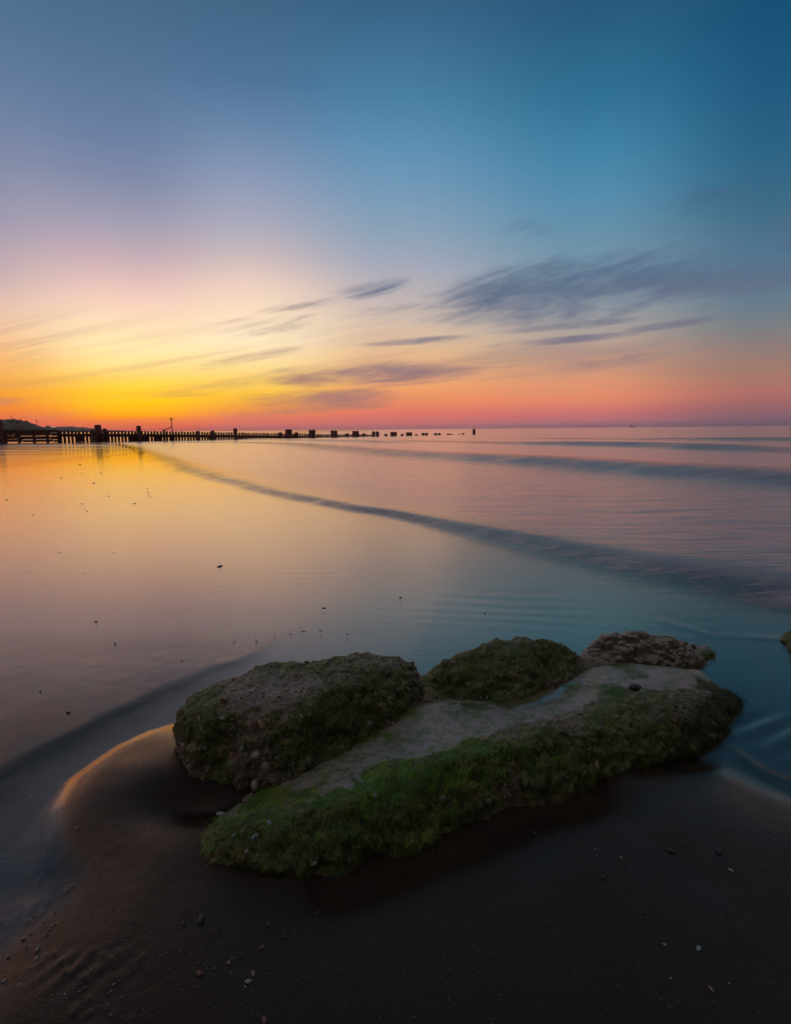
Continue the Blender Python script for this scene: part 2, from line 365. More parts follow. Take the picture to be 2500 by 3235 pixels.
def water_z(x, y):
    r = np.hypot(x, y)
    d, tt = line_d(x, y, front)                # positive: seaward
    sea = d + 0.10 * fbm(x * 0.9, y * 0.9, s=31, o=3) * sstep(r, 2, 8)
    wid = np.clip(r * (0.035 + 0.16 * sstep(tt, 0.45, 0.75)), 0.25, 1.8)
    rise = sstep(sea, -0.02, 1.0 * wid)
    z = ZW + (0.044 + 0.020 * sstep(tt, 0.3, 0.9)) * rise
    def ridge(P, s, h, back, frontw, ends=(0.0, 0.15, 0.85, 1.0)):
        q, t = line_d(x, y, P)
        q = q + 0.25 * frontw * fbm(x * 0.5, y * 0.5, s=s, o=3)       # positive seaward
        e = sstep(t, ends[0], ends[1]) * (1 - sstep(t, ends[2], ends[3]))
        prof = np.where(q < 0, np.exp(-(q / frontw) ** 2), np.exp(-(q / back) ** 2))
        return h * e * prof
    z = z + ridge(wave2, 51, 0.16, 2.8, 0.85, (0.05, 0.65, 1.2, 1.3))
    z = z + ridge(wave3, 52, 0.20, 3.0, 1.0, (0.1, 0.45, 0.75, 0.98))
    z = z + ridge(wave4, 53, 0.2, 4.0, 1.6, (0.1, 0.6, 1.2, 1.3))
    z = z + ridge(wave5, 54, 0.10, 3.0, 1.0, (0.0, 0.3, 0.7, 1.0))
    # ripples on the thin sheet running back behind the rock
    rx, ry = G(2020, 1905)
    a = np.exp(-(((x - rx) / 1.0) ** 2 + ((y - ry) / 0.75) ** 2)) + 0.42 * np.exp(-(((x - G(1450, 1760)[0]) / 1.7) ** 2 + ((y - G(1450, 1760)[1]) / 1.1) ** 2))
    a = a * sstep(sea, 0.25, -0.15)
    ph = (y * 0.985 + x * 0.14) * 44 + 3.2 * fbm(x * 0.9, y * 1.6, s=61, o=2)
    z = z + 0.0015 * a * np.sin(ph) * (0.45 + 0.55 * vnoise(x * 1.5, y * 3, s=62))
    dl, tl = line_d(x, y, GP([(2100,1955),(2200,1985),(2290,2000),(2400,2008),(2480,2012)]))
    z = z + 0.006 * np.exp(-(dl / 0.028) ** 2) * (0.5 + 0.5 * vnoise(x * 12, y * 12, s=65))
    rx, ry = G(2460, 2290)
    z = z + 0.003 * np.exp(-(((x - rx) / 0.16) ** 2 + ((y - ry) / 0.14) ** 2)) * np.sin((y * 0.8 - x * 0.45) * 85 + 1.5 * fbm(x * 5, y * 5, s=67, o=2))
    # sea chop
    chop = sstep(sea, 0.3, 3) * sstep(r, 160, 20)
    z = z + chop * 0.006 * fbm(x * 0.55, y * 2.2, s=71, o=3) + 0.002 * chop * fbm(x * 2, y * 6, s=72, o=2) * sstep(r, 30, 8)
    foam_ = np.exp(-((sea - 0.5 * wid) / (0.55 * wid)) ** 2) * sstep(tt, 0.05, 0.3)
    for P, fw in ((wave2, 1.0), (wave3, 1.1), (wave4, 1.6), (wave5, 1.0)):
        q, t = line_d(x, y, P); foam_ = np.maximum(foam_, np.exp(-((q + 0.3) / (1.3 * fw)) ** 2))
    return z, sea, foam_

az_f = np.concatenate([np.linspace(-180, -52, 26)[:-1], np.linspace(-52, 52, 500), np.linspace(52, 180, 26)[1:-1]])
def polar(r):
    A = np.radians(az_f)[None, :]; Rr = r[:, None]
    return Rr * np.sin(A), Rr * np.cos(A)
r_sand = np.concatenate([np.linspace(0.0, 0.42, 5)[:-1] + 0.01, np.geomspace(0.42, 3.6, 300), np.geomspace(3.6, 40, 100)[1:], np.geomspace(40, 4000, 50)[1:]])
X, Y = polar(r_sand)
Z = sand_z(X, Y)
V = np.stack([X, Y, Z], -1).reshape(-1, 3)
sand_me = mesh_np('beach', V, grid_faces(len(r_sand), len(az_f), True))

def sheen(t, nrm, amt):      # Fresnel-like rise of the water film's reflectance towards grazing view
    fc_ = t.n('LayerWeight', {'Blend': 0.5, 'Normal': nrm}).outputs['Facing']
    return t.m('ADD', t.m('MULTIPLY', t.m('POWER', fc_, 3.05), amt), 0.012)
# wet sand ----------------------------------------------------------
def make_sand(name, dry=False):
    m, t = new_mat(name)
    pos = t.n('NewGeometry').outputs['Position']
    sp = t.n('SeparateXYZ', {0: pos}); x, y, z = sp.outputs
    dist = t.vm('LENGTH', pos)
    grain = t.noise(pos, 900, 2, 0.6)
    speck = t.n('TexVoronoi', {'Vector': pos, 'Scale': 260.0}, feature='F1')
    big = t.noise(t.mapping(pos, scale=(0.6, 1.1, 0.6)), 1.4, 5, 0.6)
    base = t.mix(t.smooth(big, 0.3, 0.7), (0.028, 0.0205, 0.017), (0.046, 0.033, 0.027))
    base = t.mix(t.smooth(grain, 0.25, 0.75), (0.022, 0.016, 0.014), base)
    cell = t.n('SeparateColor', {0: speck.outputs['Color']}).outputs[0]
    sm = t.m('MULTIPLY', t.smooth(cell, 0.982, 0.992), t.smooth(speck.outputs['Distance'], 0.45, 0.2))
    base = t.mix(sm, base, (0.17, 0.15, 0.13))
    sm2 = t.m('MULTIPLY', t.smooth(cell, 0.06, 0.03), t.smooth(speck.outputs['Distance'], 0.5, 0.2))
    base = t.mix(sm2, base, (0.012, 0.012, 0.014))
    # where the sand still holds a film of water it mirrors the sky: low and far out; drained higher up
    streak = t.noise(t.mapping(pos, scale=(0.10, 0.55, 0.3)), 1.0, 4, 0.55)
    h = t.m('ADD', z, t.m('MULTIPLY', t.m('SUBTRACT', big, 0.5), 0.02))
    drained = t.m('MULTIPLY', t.smooth(h, ZW + 0.000, ZW + 0.020), t.smooth(t.noise(pos, 5.0, 4, 0.6), 0.25, 0.65, 0.55, 1.0))
    far = t.smooth(dist, 2.8, 5.5)
    drained = t.m('MULTIPLY', drained, t.m('SUBTRACT', 1.0, t.m('MULTIPLY', far, 0.93)))
    farleft = t.m('MULTIPLY', t.smooth(x, -9.0, -30.0), t.smooth(streak, 0.42, 0.6))
    dull = t.m('MAXIMUM', drained, t.m('MULTIPLY', farleft, 0.55))
    rough = t.m('MAXIMUM', t.linr(dull, 0.0, 1.0, 0.08, 0.46), t.m('MULTIPLY', t.smooth(dist, 2.4, 4.0), t.smooth(dist, 40.0, 6.0, 0.055, 0.18)))
    near = t.smooth(dist, 9.0, 2.5)
    lay = t.noise(t.mapping(pos, scale=(1.2, 7.0, 1.0), rot=(0, 0, R(8))), 6.0, 4, 0.6)
    hgt = t.m('ADD', t.m('MULTIPLY', grain, 0.35), t.m('ADD', t.m('MULTIPLY', t.noise(pos, 210, 3, 0.6), 0.9), t.m('MULTIPLY', lay, 0.22)))
    bs = t.m('MULTIPLY', near, t.linr(dull, 0.0, 1.0, 0.06, 0.42))
    bmp = t.n('Bump', {'Height': hgt, 'Strength': bs, 'Distance': 0.004})
    farb = t.noise(t.mapping(pos, scale=(0.5, 2.4, 1.0)), 2.2, 4, 0.55)
    bmp2 = t.n('Bump', {'Height': farb, 'Strength': t.linr(far, 0, 1, 0.0, 0.10), 'Distance': 0.008, 'Normal': bmp.outputs[0]})
    dif = t.n('BsdfDiffuse', {0: base, 'Roughness': 0.6, 'Normal': bmp2.outputs[0]})
    gl = t.n('BsdfGlossy', {0: (1, 0.835, 0.69, 1), 'Roughness': rough, 'Normal': bmp2.outputs[0]})
    mx = t.n('MixShader', {0: sheen(t, bmp2.outputs[0], t.linr(dull, 0.0, 1.0, 0.97, 0.45)), 1: dif.outputs[0], 2: gl.outputs[0]})
    finish(t, mx.outputs[0]); return m
M_sand = make_sand('wet_sand')
beach = obj('beach', sand_me, M_sand, kind='structure', label='wet dark sand beach with a scoured channel and low mound')

# water -------------------------------------------------------------
r_sea = np.concatenate([np.geomspace(1.0, 7.0, 190), np.geomspace(7.0, 120, 190)[1:], np.geomspace(120, 9000, 60)[1:]])
X, Y = polar(r_sea)
Zw, sea, foam = water_z(X, Y)
V = np.stack([X, Y, Zw], -1).reshape(-1, 3)
fc = grid_faces(len(r_sea), len(az_f), True)
zs = sand_z(X, Y).ravel()
keep = (Zw.ravel() > zs - 0.012)
fc = fc[keep[fc].any(1)]
used = np.unique(fc); remap = np.full(len(V), -1); remap[used] = np.arange(len(used))
sea_me = mesh_np('sea', V[used], remap[fc])
attr(sea_me, 'turbid', sstep(sea.ravel()[used], -0.15, 1.4))
attr(sea_me, 'foam', foam.ravel()[used])
attr(sea_me, 'depth', sstep((Zw.ravel() - zs)[used], -0.001, 0.011))
def make_water():
    m, t = new_mat('sea_water')
    pos = t.n('NewGeometry').outputs['Position']
    dist = t.vm('LENGTH', pos)
    tb = t.n('Attribute', attribute_name='turbid').outputs['Fac']
    st = t.noise(t.mapping(pos, scale=(0.35, 1.6, 0.4), rot=(0, 0, R(-6))), 2.6, 5, 0.6)
    st2 = t.noise(t.mapping(pos, scale=(1.0, 4.0, 0.4), rot=(0, 0, R(-4))), 5.0, 4, 0.6)
    fine = t.noise(t.mapping(pos, scale=(1.4, 5.0, 1.0)), 9.0, 3, 0.6)
    bump = t.m('ADD', t.m('MULTIPLY', st, 1.0), t.m('MULTIPLY', st2, 0.35))
    str_ = t.m('MULTIPLY', tb, t.smooth(dist, 300, 10, 0.10, 0.30))
    b1 = t.n('Bump', {'Height': bump, 'Strength': str_, 'Distance': 0.05})
    b2 = t.n('Bump', {'Height': fine, 'Strength': t.linr(tb, 0, 1, 0.10, 0.2), 'Distance': 0.004, 'Normal': b1.outputs[0]})
    nrm = b2.outputs[0]
    rough = t.m('MAXIMUM', t.linr(tb, 0.0, 1.0, 0.03, 0.17), t.m('MULTIPLY', t.smooth(dist, 2.4, 4.0), t.smooth(dist, 30.0, 5.0, 0.05, 0.18)))
    foam = t.m('MULTIPLY', tb, t.smooth(st, 0.45, 0.7))
    body = t.mix(foam, (0.20, 0.13, 0.10), (0.36, 0.26, 0.23))
    fm = t.m('MULTIPLY', t.n('Attribute', attribute_name='foam').outputs['Fac'], t.smooth(t.m('ADD', t.m('MULTIPLY', st, 0.5), t.m('MULTIPLY', st2, 0.5)), 0.36, 0.58, 0.25, 1.0))
    body = t.mix(fm, body, (0.50, 0.38, 0.385))
    dif = t.n('BsdfDiffuse', {0: body, 'Normal': nrm})
    tr = t.n('BsdfTransparent', {0: (0.93, 0.94, 0.94, 1)})
    low = t.n('MixShader', {0: t.m('MAXIMUM', t.linr(tb, 0.0, 0.5, 0.16, 1.0), fm), 1: tr.outputs[0], 2: dif.outputs[0]})
    gl = t.n('BsdfGlossy', {0: t.mix(tb, (1.0, 0.835, 0.69), (1.0, 0.88, 0.85)), 'Roughness': rough, 'Normal': nrm})
    mx = t.n('MixShader', {0: sheen(t, nrm, t.linr(fm, 0.0, 1.0, 0.97, 0.36)), 1: low.outputs[0], 2: gl.outputs[0]})
    dp = t.n('Attribute', attribute_name='depth').outputs['Fac']
    clear = t.n('BsdfTransparent', {0: (1, 1, 1, 1)})
    mx = t.n('MixShader', {0: dp, 1: clear.outputs[0], 2: mx.outputs[0]})
    finish(t, mx.outputs[0]); return m
M_water = make_water()
sea_o = obj('sea', sea_me, M_water, kind='structure', label='calm silky sea with low rollers and thin swash over sand')

# ------------------------------------------------------------------ the mossy rock
def sup(t, p=2.4):
    t = np.clip(t, 0, 1); return (1 - (1 - t) ** p) ** (1 / p)
def P3(rows): return [G(a, b, z) for a, b, z in rows]
blkA = P3([(548,2390,0),(575,2445,0),(640,2480,0),(760,2480,.02),(860,2465,.04),(1033,2392,.06),(1151,2320,.07),(1240,2266,.08),(1320,2215,.08),(1345,2165,.10),(1325,2095,.15),(1235,2046,.20),(1120,2046,.21),(980,2056,.22),(830,2078,.22),(700,2112,.21),(600,2150,.20),(556,2230,.15)])
blkB = P3([(1315,2150,.10),(1370,2175,.09),(1450,2195,.09),(1560,2190,.09),(1700,2165,.09),(1800,2140,.09),(1875,2100,.09),(1840,2045,.12),(1760,2012,.15),(1650,1996,.165),(1520,2012,.16),(1400,2050,.15),(1330,2085,.13)])
blkC = P3([(1850,2080,.08),(1940,2096,.06),(2050,2105,.04),(2150,2098,.02),(2215,2088,0),(2258,2062,0),(2250,2035,0),(2205,2012,.03),(2130,1993,.085),(2000,1982,.12),(1880,1988,.12),(1800,2012,.12),(1800,2045,.11)])
slab = P3([(622,2700,0),(640,2755,0),(700,2783,0),(802,2792,0),(900,2772,0),(1030,2740,0),(1150,2705,0),(1215,2668,0),(1290,2662,0),(1424,2622,0),(1605,2540,0),(1768,2503,0),(2000,2432,0),(2235,2346,0),(2330,2262,0),(2350,2220,0),(2318,2180,.02),(2220,2145,.03),(2110,2130,.04),(1900,2090,.05),(1400,2100,.05),(1000,2200,.0),(850,2330,.0),(800,2420,.0),(830,2475,.02),(760,2500,.02),(690,2535,.06),(650,2620,.03)])
crest = P3([(690,2620,.10),(850,2600,.12),(1000,2560,.125),(1150,2500,.125),(1260,2440,.13),(1420,2420,.14),(1560,2370,.145),(1700,2300,.15),(1850,2250,.15),(2050,2200,.135),(2230,2190,.10),(2330,2200,.05)])
crest_h = [.115,.13,.14,.137,.147,.157,.162,.162,.158,.143,.112,.066]
def rock_base(x, y):
    wob = 0.018 * fbm(x * 7, y * 7, s=101, o=3)
    ds = poly_sd(x, y, slab) + wob
    dc, tc_ = line_d(x, y, crest)
    hc = np.interp(tc_, np.linspace(0, 1, len(crest_h)), crest_h)
    behind = np.maximum(dc, 0)              # + is away from the camera
    top = hc - np.minimum(0.55 * np.maximum(behind - 0.04, 0), 0.082) * sstep(tc_, 1.0, 0.72) - 0.02 * sstep(tc_, 0.85, 0.7) * 0
    lobe = 0.35 * np.maximum(-dc, 0)
    hs = (top - np.minimum(lobe, 0.03)) * sup(ds / 0.085, 2.0)
    da = poly_sd(x, y, blkA) + wob * 0.8
    ta = np.interp(x, [-.72, -.5, -.2, .1], [.202, .243, .247, .205])
    ha = ta * sup(da / 0.10, 2.3)
    db = poly_sd(x, y, blkB) + wob
    hb = np.interp(x, [.1, .35, .6, .8], [.18, .226, .222, .165]) * sup(db / 0.16, 1.8)
    dcb = poly_sd(x, y, blkC) + wob
    hcb = np.interp(x, [.75, 1.0, 1.22, 1.46], [.18, .196, .148, .055]) * (lambda q: q * (2 - q))(np.clip(dcb / 0.19 + 0.02, 0, 1))
    k = 0.014
    s1_ = G(1335, 2125, .12); s2_ = G(1810, 2060, .11)
    hs1 = 0.108 * sup((0.15 - np.hypot((x - s1_[0]) * .8, y - s1_[1])) / 0.15, 2.0) * (ds + 0.12 > 0); hs2 = 0.105 * sup((0.16 - np.hypot((x - s2_[0]) * .8, y - s2_[1])) / 0.16, 2.0)
    hh = np.stack([hs, ha, hb, hcb, hs1, hs2, np.zeros_like(hs)])
    h = k * np.log(np.exp(np.clip(hh / k, -40, 60)).sum(0)) - k * math.log(7)
    return np.where(np.max(np.stack([ds, da, db, dcb]), 0) > 0, np.maximum(h, 0.0), -0.02), ds, da, db, dcb, dc, tc_, top
gx = np.arange(-1.0, 1.55, 0.0065); gy = np.arange(0.95, 2.75, 0.0065)
GX, GY = np.meshgrid(gx, gy)
hb_, ds_, da_, db_, dcb_, dc_, tc2_, _t = rock_base(GX, GY)
mx_ = np.max(np.stack([ds_, da_, db_, dcb_]), 0)
nx, ny = len(gx), len(gy)
zt = np.where(mx_ > 0, hb_, -0.10)
top = np.stack([GX, GY, zt], -1).reshape(-1, 3); bot = np.stack([GX, GY, np.full_like(GX, -0.13)], -1).reshape(-1, 3)
ft = grid_faces(ny, nx); fb = ft[:, ::-1] + len(top)
edge = []
for i in range(nx - 1):
    edge += [(i, i + len(top), i + 1 + len(top), i + 1)]
    a = (ny - 1) * nx + i; edge += [(a, a + 1, a + 1 + len(top), a + len(top))]
for j in range(ny - 1):
    a = j * nx; edge += [(a, a + nx, a + nx + len(top), a + len(top))]
    a = j * nx + nx - 1; edge += [(a, a + len(top), a + nx + len(top), a + nx)]
raw = mesh_np('raw', np.concatenate([top, bot]), np.concatenate([ft, fb, np.array(edge)]))
tmp = bpy.data.objects.new('tmp', raw); C.objects.link(tmp)
md = tmp.modifiers.new('r', 'REMESH'); md.mode = 'VOXEL'; md.voxel_size = 0.0055
md2 = tmp.modifiers.new('s', 'SMOOTH'); md2.iterations = 3; md2.factor = 0.5
dg = bpy.context.evaluated_depsgraph_get(); dg.update()
rm = bpy.data.meshes.new_from_object(tmp.evaluated_get(dg))
bpy.data.objects.remove(tmp)
nv = len(rm.vertices)
co = np.empty(nv * 3, np.float32); rm.vertices.foreach_get('co', co); co = co.reshape(-1, 3).astype(float)
no = np.empty(nv * 3, np.float32); rm.vertices.foreach_get('normal', no); no = no.reshape(-1, 3).astype(float)
x, y, z = co.T
act = sstep(z, -0.075, -0.03)
w1, c1 = worley(x * 42, y * 42, z * 42, 200); w2, c2 = worley(x * 85, y * 85, z * 85, 300)
steep = 1 - sstep(no[:, 2], 0.55, 0.95)
cob = np.clip(0.62 - w1, 0, 1) * (c1 > 0.45) * (0.45 + 0.55 * steep) * 0.013 + np.clip(0.6 - w2, 0, 1) * (c2 > 0.3) * 0.006
disp = 0.010 * fbm(x * 9, y * 9, z * 9, s=111, o=3) + 0.0075 * fbm(x * 34, y * 34, z * 34, s=112, o=3) + 1.35 * cob
co = co + no * (disp * act)[:, None]
co[:, 1] += steep * act * 0.010 * fbm(x * 14, z * 22, y * 5, s=115, o=2)
rm.vertices.foreach_set('co', co.astype(np.float32).ravel()); rm.update()
rm.polygons.foreach_set('use_smooth', np.ones(len(rm.polygons), bool))
# drop what lies under the sand
import bmesh
bm = bmesh.new(); bm.from_mesh(rm)
bmesh.ops.delete(bm, geom=[v for v in bm.verts if v.co.z < -0.07], context='VERTS')
bm.to_mesh(rm); bm.free(); rm.update()
nv = len(rm.vertices)
co = np.empty(nv * 3, np.float32); rm.vertices.foreach_get('co', co); co = co.reshape(-1, 3).astype(float)
no = np.empty(nv * 3, np.float32); rm.vertices.foreach_get('normal', no); no = no.reshape(-1, 3).astype(float)
x, y, z = co.T
_, ds_v, da_v, db_v, dcb_v, dc_v, tc_v, _t = rock_base(x, y)
w1, c1 = worley(x * 42, y * 42, z * 42, 200)
# how green: patches on the front ledge, in the hollows, less on the pale hump to the right
green = 0.5 + 0.55 * fbm(x * 5, y * 5, z * 5, s=130, o=3)
green = green + 0.18 * (1 - sstep(no[:, 2], 0.45, 0.85)) + 0.05 + 0.35 * np.exp(-(((x - 0.02) / 0.28) ** 2 + ((y - 1.42) / 0.2) ** 2)) - 0.6 * sstep(dcb_v, -0.03, 0.05) - 0.16 * sstep(da_v, 0.05, 0.13) * sstep(no[:, 2], 0.6, 0.9) + 0.12 * sstep(db_v, 0.0, 0.08) + 0.10 * sstep(da_v, -0.02, 0.05)
green = np.clip(green, 0, 1)
attr(rm, 'green', green); attr(rm, 'cell', c1)
attr(rm, 'pale', np.clip(sstep(dcb_v, -0.02, 0.06) + 0.6 * sstep(da_v, 0.07, 0.15), 0, 1))
def make_rock():
    m, t = new_mat('conglomerate_rock')
    g = t.n('NewGeometry'); pos = g.outputs['Position']
    nz = t.n('SeparateXYZ', {0: g.outputs['Normal']}).outputs[2]
    gr = t.n('Attribute', attribute_name='green').outputs['Fac']; ce = t.n('Attribute', attribute_name='cell').outputs['Fac']; pl = t.n('Attribute', attribute_name='pale').outputs['Fac']
    n1 = t.noise(pos, 34, 5, 0.65); n2 = t.noise(pos, 130, 4, 0.6); n3 = t.noise(pos, 480, 3, 0.6)
    base = t.mix(t.smooth(n1, 0.3, 0.7), (0.17, 0.142, 0.10), (0.36, 0.305, 0.215))
    stone = t.ramp(ce, [(0.0, (.09,.07,.05)), (0.46, (.09,.07,.05)), (0.5, (.19,.145,.10)), (0.62, (.22,.16,.11)), (0.7, (.17,.15,.13)), (0.8, (.26,.21,.15)), (0.9, (.10,.09,.085)), (1.0, (.32,.29,.24))], 'CONSTANT')
    base = t.mix(t.smooth(n2, 0.40, 0.62, 0.0, 0.75), base, stone)
    sandy = t.m('MULTIPLY', t.smooth(nz, 0.5, 0.88), t.smooth(n2, 0.22, 0.52))
    base = t.mix(t.m('MULTIPLY', sandy, t.linr(pl, 0, 1, 0.40, 1.0)), base, t.mix(pl, (0.46, 0.40, 0.29), (0.54, 0.50, 0.44)))
    moss = t.mix(t.smooth(n3, 0.3, 0.7), (0.022, 0.055, 0.016), (0.19, 0.30, 0.065))
    moss = t.mix(t.smooth(n1, 0.45, 0.75), moss, (0.34, 0.32, 0.09))
    gm = t.smooth(t.m('ADD', gr, t.m('MULTIPLY', t.m('SUBTRACT', n2, 0.5), 1.6)), 0.40, 0.72)
    base = t.mix(t.m('MULTIPLY', gm, 0.88), base, moss)
    hgt = t.m('ADD', t.m('MULTIPLY', n2, 1.0), t.m('MULTIPLY', n3, 0.5))
    b = t.n('Bump', {'Height': hgt, 'Strength': 1.0, 'Distance': 0.011})
    p = t.n('BsdfPrincipled', {'Base Color': base, 'Roughness': t.linr(n1, 0.3, 0.7, 0.38, 0.7), 'Normal': b.outputs[0]})
    finish(t, p.outputs[0]); return m
M_rock = make_rock()
ROCK0 = Vector((ROCKC[0], ROCKC[1], -0.02))
rock = empty('mossy_rock', ROCK0, 'large low green weed-covered conglomerate rock with sandy hollow', 'rock')
def rel(me):
    me.transform(Matrix.Translation(-ROCK0)); return me
rel(rm); obj('rock_body', rm, M_rock, rock)

# surface samples for weed and stones --------------------------------
rm.calc_loop_triangles()
nt = len(rm.loop_triangles); tri = np.empty(nt * 3, np.int32); rm.loop_triangles.foreach_get('vertices', tri); tri = tri.reshape(-1, 3)
A, B, D = co[tri[:, 0]], co[tri[:, 1]], co[tri[:, 2]]
cr = np.cross(B - A, D - A); area = np.linalg.norm(cr, axis=1) / 2
tn = cr / np.maximum(np.linalg.norm(cr, axis=1, keepdims=True), 1e-12)
tcen = (A + B + D) / 3
vis = tcen[:, 2] > -0.012
def sample(w, n):
    p = area * vis * w; p = p / p.sum()
    idx = rng.choice(nt, n, p=p)
    r1 = np.sqrt(rng.random(n))[:, None]; r2 = rng.random(n)[:, None]
    P = A[idx] * (1 - r1) + B[idx] * r1 * (1 - r2) + D[idx] * r1 * r2
    N_ = no[tri[idx, 0]]
    return P, N_, idx
tg = green[tri[:, 0]]; tnz = no[tri[:, 0]][:, 2]
t_ds, t_da, t_db, t_dcb, t_dc, t_tc = (a[tri[:, 0]] for a in (ds_v, da_v, db_v, dcb_v, dc_v, tc_v))
patch = fbm(tcen[:, 0] * 9, tcen[:, 1] * 9, tcen[:, 2] * 9, s=140, o=3)
def strands(P, N_, lens, width, spread, flow, lift, seg=4):
    n = len(P); down = np.array([0, 0, -1.0])[None, :] + flow
    ang = fbm(P[:, 0] * 11, P[:, 1] * 11, P[:, 2] * 11, s=150, o=2)
    tdir = down - (down * N_).sum(1, keepdims=True) * N_
    rnd = rng.normal(size=(n, 3)) * spread; rnd -= (rnd * N_).sum(1, keepdims=True) * N_
    tdir = tdir / np.maximum(np.linalg.norm(tdir, axis=1, keepdims=True), 1e-6)
    sid = np.cross(N_, tdir); tdir = tdir + rnd + sid * (ang * 0.7)[:, None]
    tdir /= np.linalg.norm(tdir, axis=1, keepdims=True)
    sid = np.cross(N_, tdir)
    V = []; curl = rng.normal(size=n) * 0.5
    for k in range(seg + 1):
        s = k / seg
        L = (lens * s)[:, None]
        c = P + tdir * L + sid * (curl * lens * s * s)[:, None] + N_ * (lift * np.sin(math.pi * min(1, s * 1.1)) + 0.0008)[:, None]
        c[:, 2] -= lens * 0.22 * s * s
        wv = sid * (width * (1 - 0.75 * s))[:, None]
        V += [c - wv, c + wv]
    V = np.stack(V, 1).reshape(-1, 3)
    base = np.arange(n)[:, None] * (2 * (seg + 1)); Q = []
    for k in range(seg):
        Q.append(np.stack([base[:, 0] + 2*k, base[:, 0] + 2*k + 1, base[:, 0] + 2*k + 3, base[:, 0] + 2*k + 2], -1))
    tn_ = np.clip(0.4 * rng.random(n) + 0.3 + 0.55 * fbm(P[:, 0] * 16, P[:, 1] * 16, P[:, 2] * 16, s=155, o=2), 0, 1)
    return V, np.stack(Q, 1).reshape(-1, 4), np.repeat(tn_, 2 * (seg + 1))
def make_weed(name, c_dark, c_mid, c_hi):
    m, t = new_mat(name)
    a = t.n('Attribute', attribute_name='tone').outputs['Fac']
    c = t.ramp(a, [(0.0, c_dark), (0.5, c_mid), (1.0, c_hi)])
    d = t.n('BsdfPrincipled', {'Base Color': c, 'Roughness': 0.42, 'Specular IOR Level': 0.4})
    tl = t.n('BsdfTranslucent', {0: c})
    mx = t.n('MixShader', {0: 0.35, 1: d.outputs[0], 2: tl.outputs[0]})
    finish(t, mx.outputs[0]); return m
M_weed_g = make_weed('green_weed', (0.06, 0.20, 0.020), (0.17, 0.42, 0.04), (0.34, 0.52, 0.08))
M_weed_d = make_weed('shade_darkened_weed', (0.010, 0.030, 0.010), (0.026, 0.064, 0.017), (0.06, 0.11, 0.03))  # dark green weed, albedo lowered further to paint in the steep faces' shade
M_weed_o = make_weed('olive_weed', (0.07, 0.06, 0.018), (0.18, 0.165, 0.038), (0.32, 0.28, 0.07))
def weed(name, w, n, l0, l1, width, spread, flow, lift, mat, lab):
    P, N_, _ = sample(w, n)
    V, Q, tone = strands(P, N_, rng.uniform(l0, l1, n), np.full(n, width), spread, np.array(flow)[None, :], np.full(n, lift))
    me = mesh_np(name, V, Q); attr(me, 'tone', tone); rel(me)
    obj(name, me, mat, rock, kind='stuff', label=lab)
brink = np.exp(-((t_dc) / 0.07) ** 2)
bright = np.exp(-(((tcen[:, 0] - 0.12) / 0.26) ** 2 + ((tcen[:, 1] - 1.45) / 0.20) ** 2)) + 0.55 * np.exp(-(((tcen[:, 0] + 0.30) / 0.28) ** 2 + ((tcen[:, 1] - 1.33) / 0.14) ** 2)) + 0.4 * np.exp(-(((tcen[:, 0] - 0.10) / 0.12) ** 2 + ((tcen[:, 1] - 1.86) / 0.12) ** 2))
pale_v = sstep(t_dcb, -0.03, 0.05)
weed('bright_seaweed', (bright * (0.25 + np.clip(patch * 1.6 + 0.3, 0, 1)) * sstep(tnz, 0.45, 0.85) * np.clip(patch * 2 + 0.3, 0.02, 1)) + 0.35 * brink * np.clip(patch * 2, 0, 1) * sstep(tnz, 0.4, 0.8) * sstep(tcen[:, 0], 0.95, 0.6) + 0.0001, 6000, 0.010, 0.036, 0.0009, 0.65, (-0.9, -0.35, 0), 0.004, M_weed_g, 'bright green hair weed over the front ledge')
weed('shade_darkened_seaweed', sstep(tg, 0.35, 0.7) * (0.3 + 0.9 * (1 - sstep(tnz, 0.4, 0.9))) * (1 - 0.8 * pale_v), 6500, 0.010, 0.034, 0.0011, 0.55, (0.15, -0.15, 0), 0.003, M_weed_d, 'dark green weed on the steep faces, colour darkened further as shade')
right_end = sstep(tcen[:, 0], 0.75, 1.05) * sstep(t_ds, -0.05, 0.02) * (1 - pale_v)
weed('olive_seaweed', np.clip(patch + 0.25, 0, 1) * (0.25 + 0.8 * sstep(tnz, 0.5, 0.9)) * (0.35 + 0.3 * sstep(t_db, -0.05, 0.05) + 1.3 * right_end) * (1 - 0.8 * pale_v) * (1 - 0.5 * sstep(t_da, 0.06, 0.12)), 8500, 0.010, 0.034, 0.0010, 0.45, (0.35, -0.12, 0), 0.003, M_weed_o, 'olive brown weed on the right end and humps')
weed('tip_seaweed', right_end * (1 - sstep(t_ds, 0.05, 0.12)) + 1e-5, 1500, 0.03, 0.07, 0.0011, 0.35, (1.2, 0.0, 0), 0.004, M_weed_d, 'fringe of dark weed trailing off the right tip')

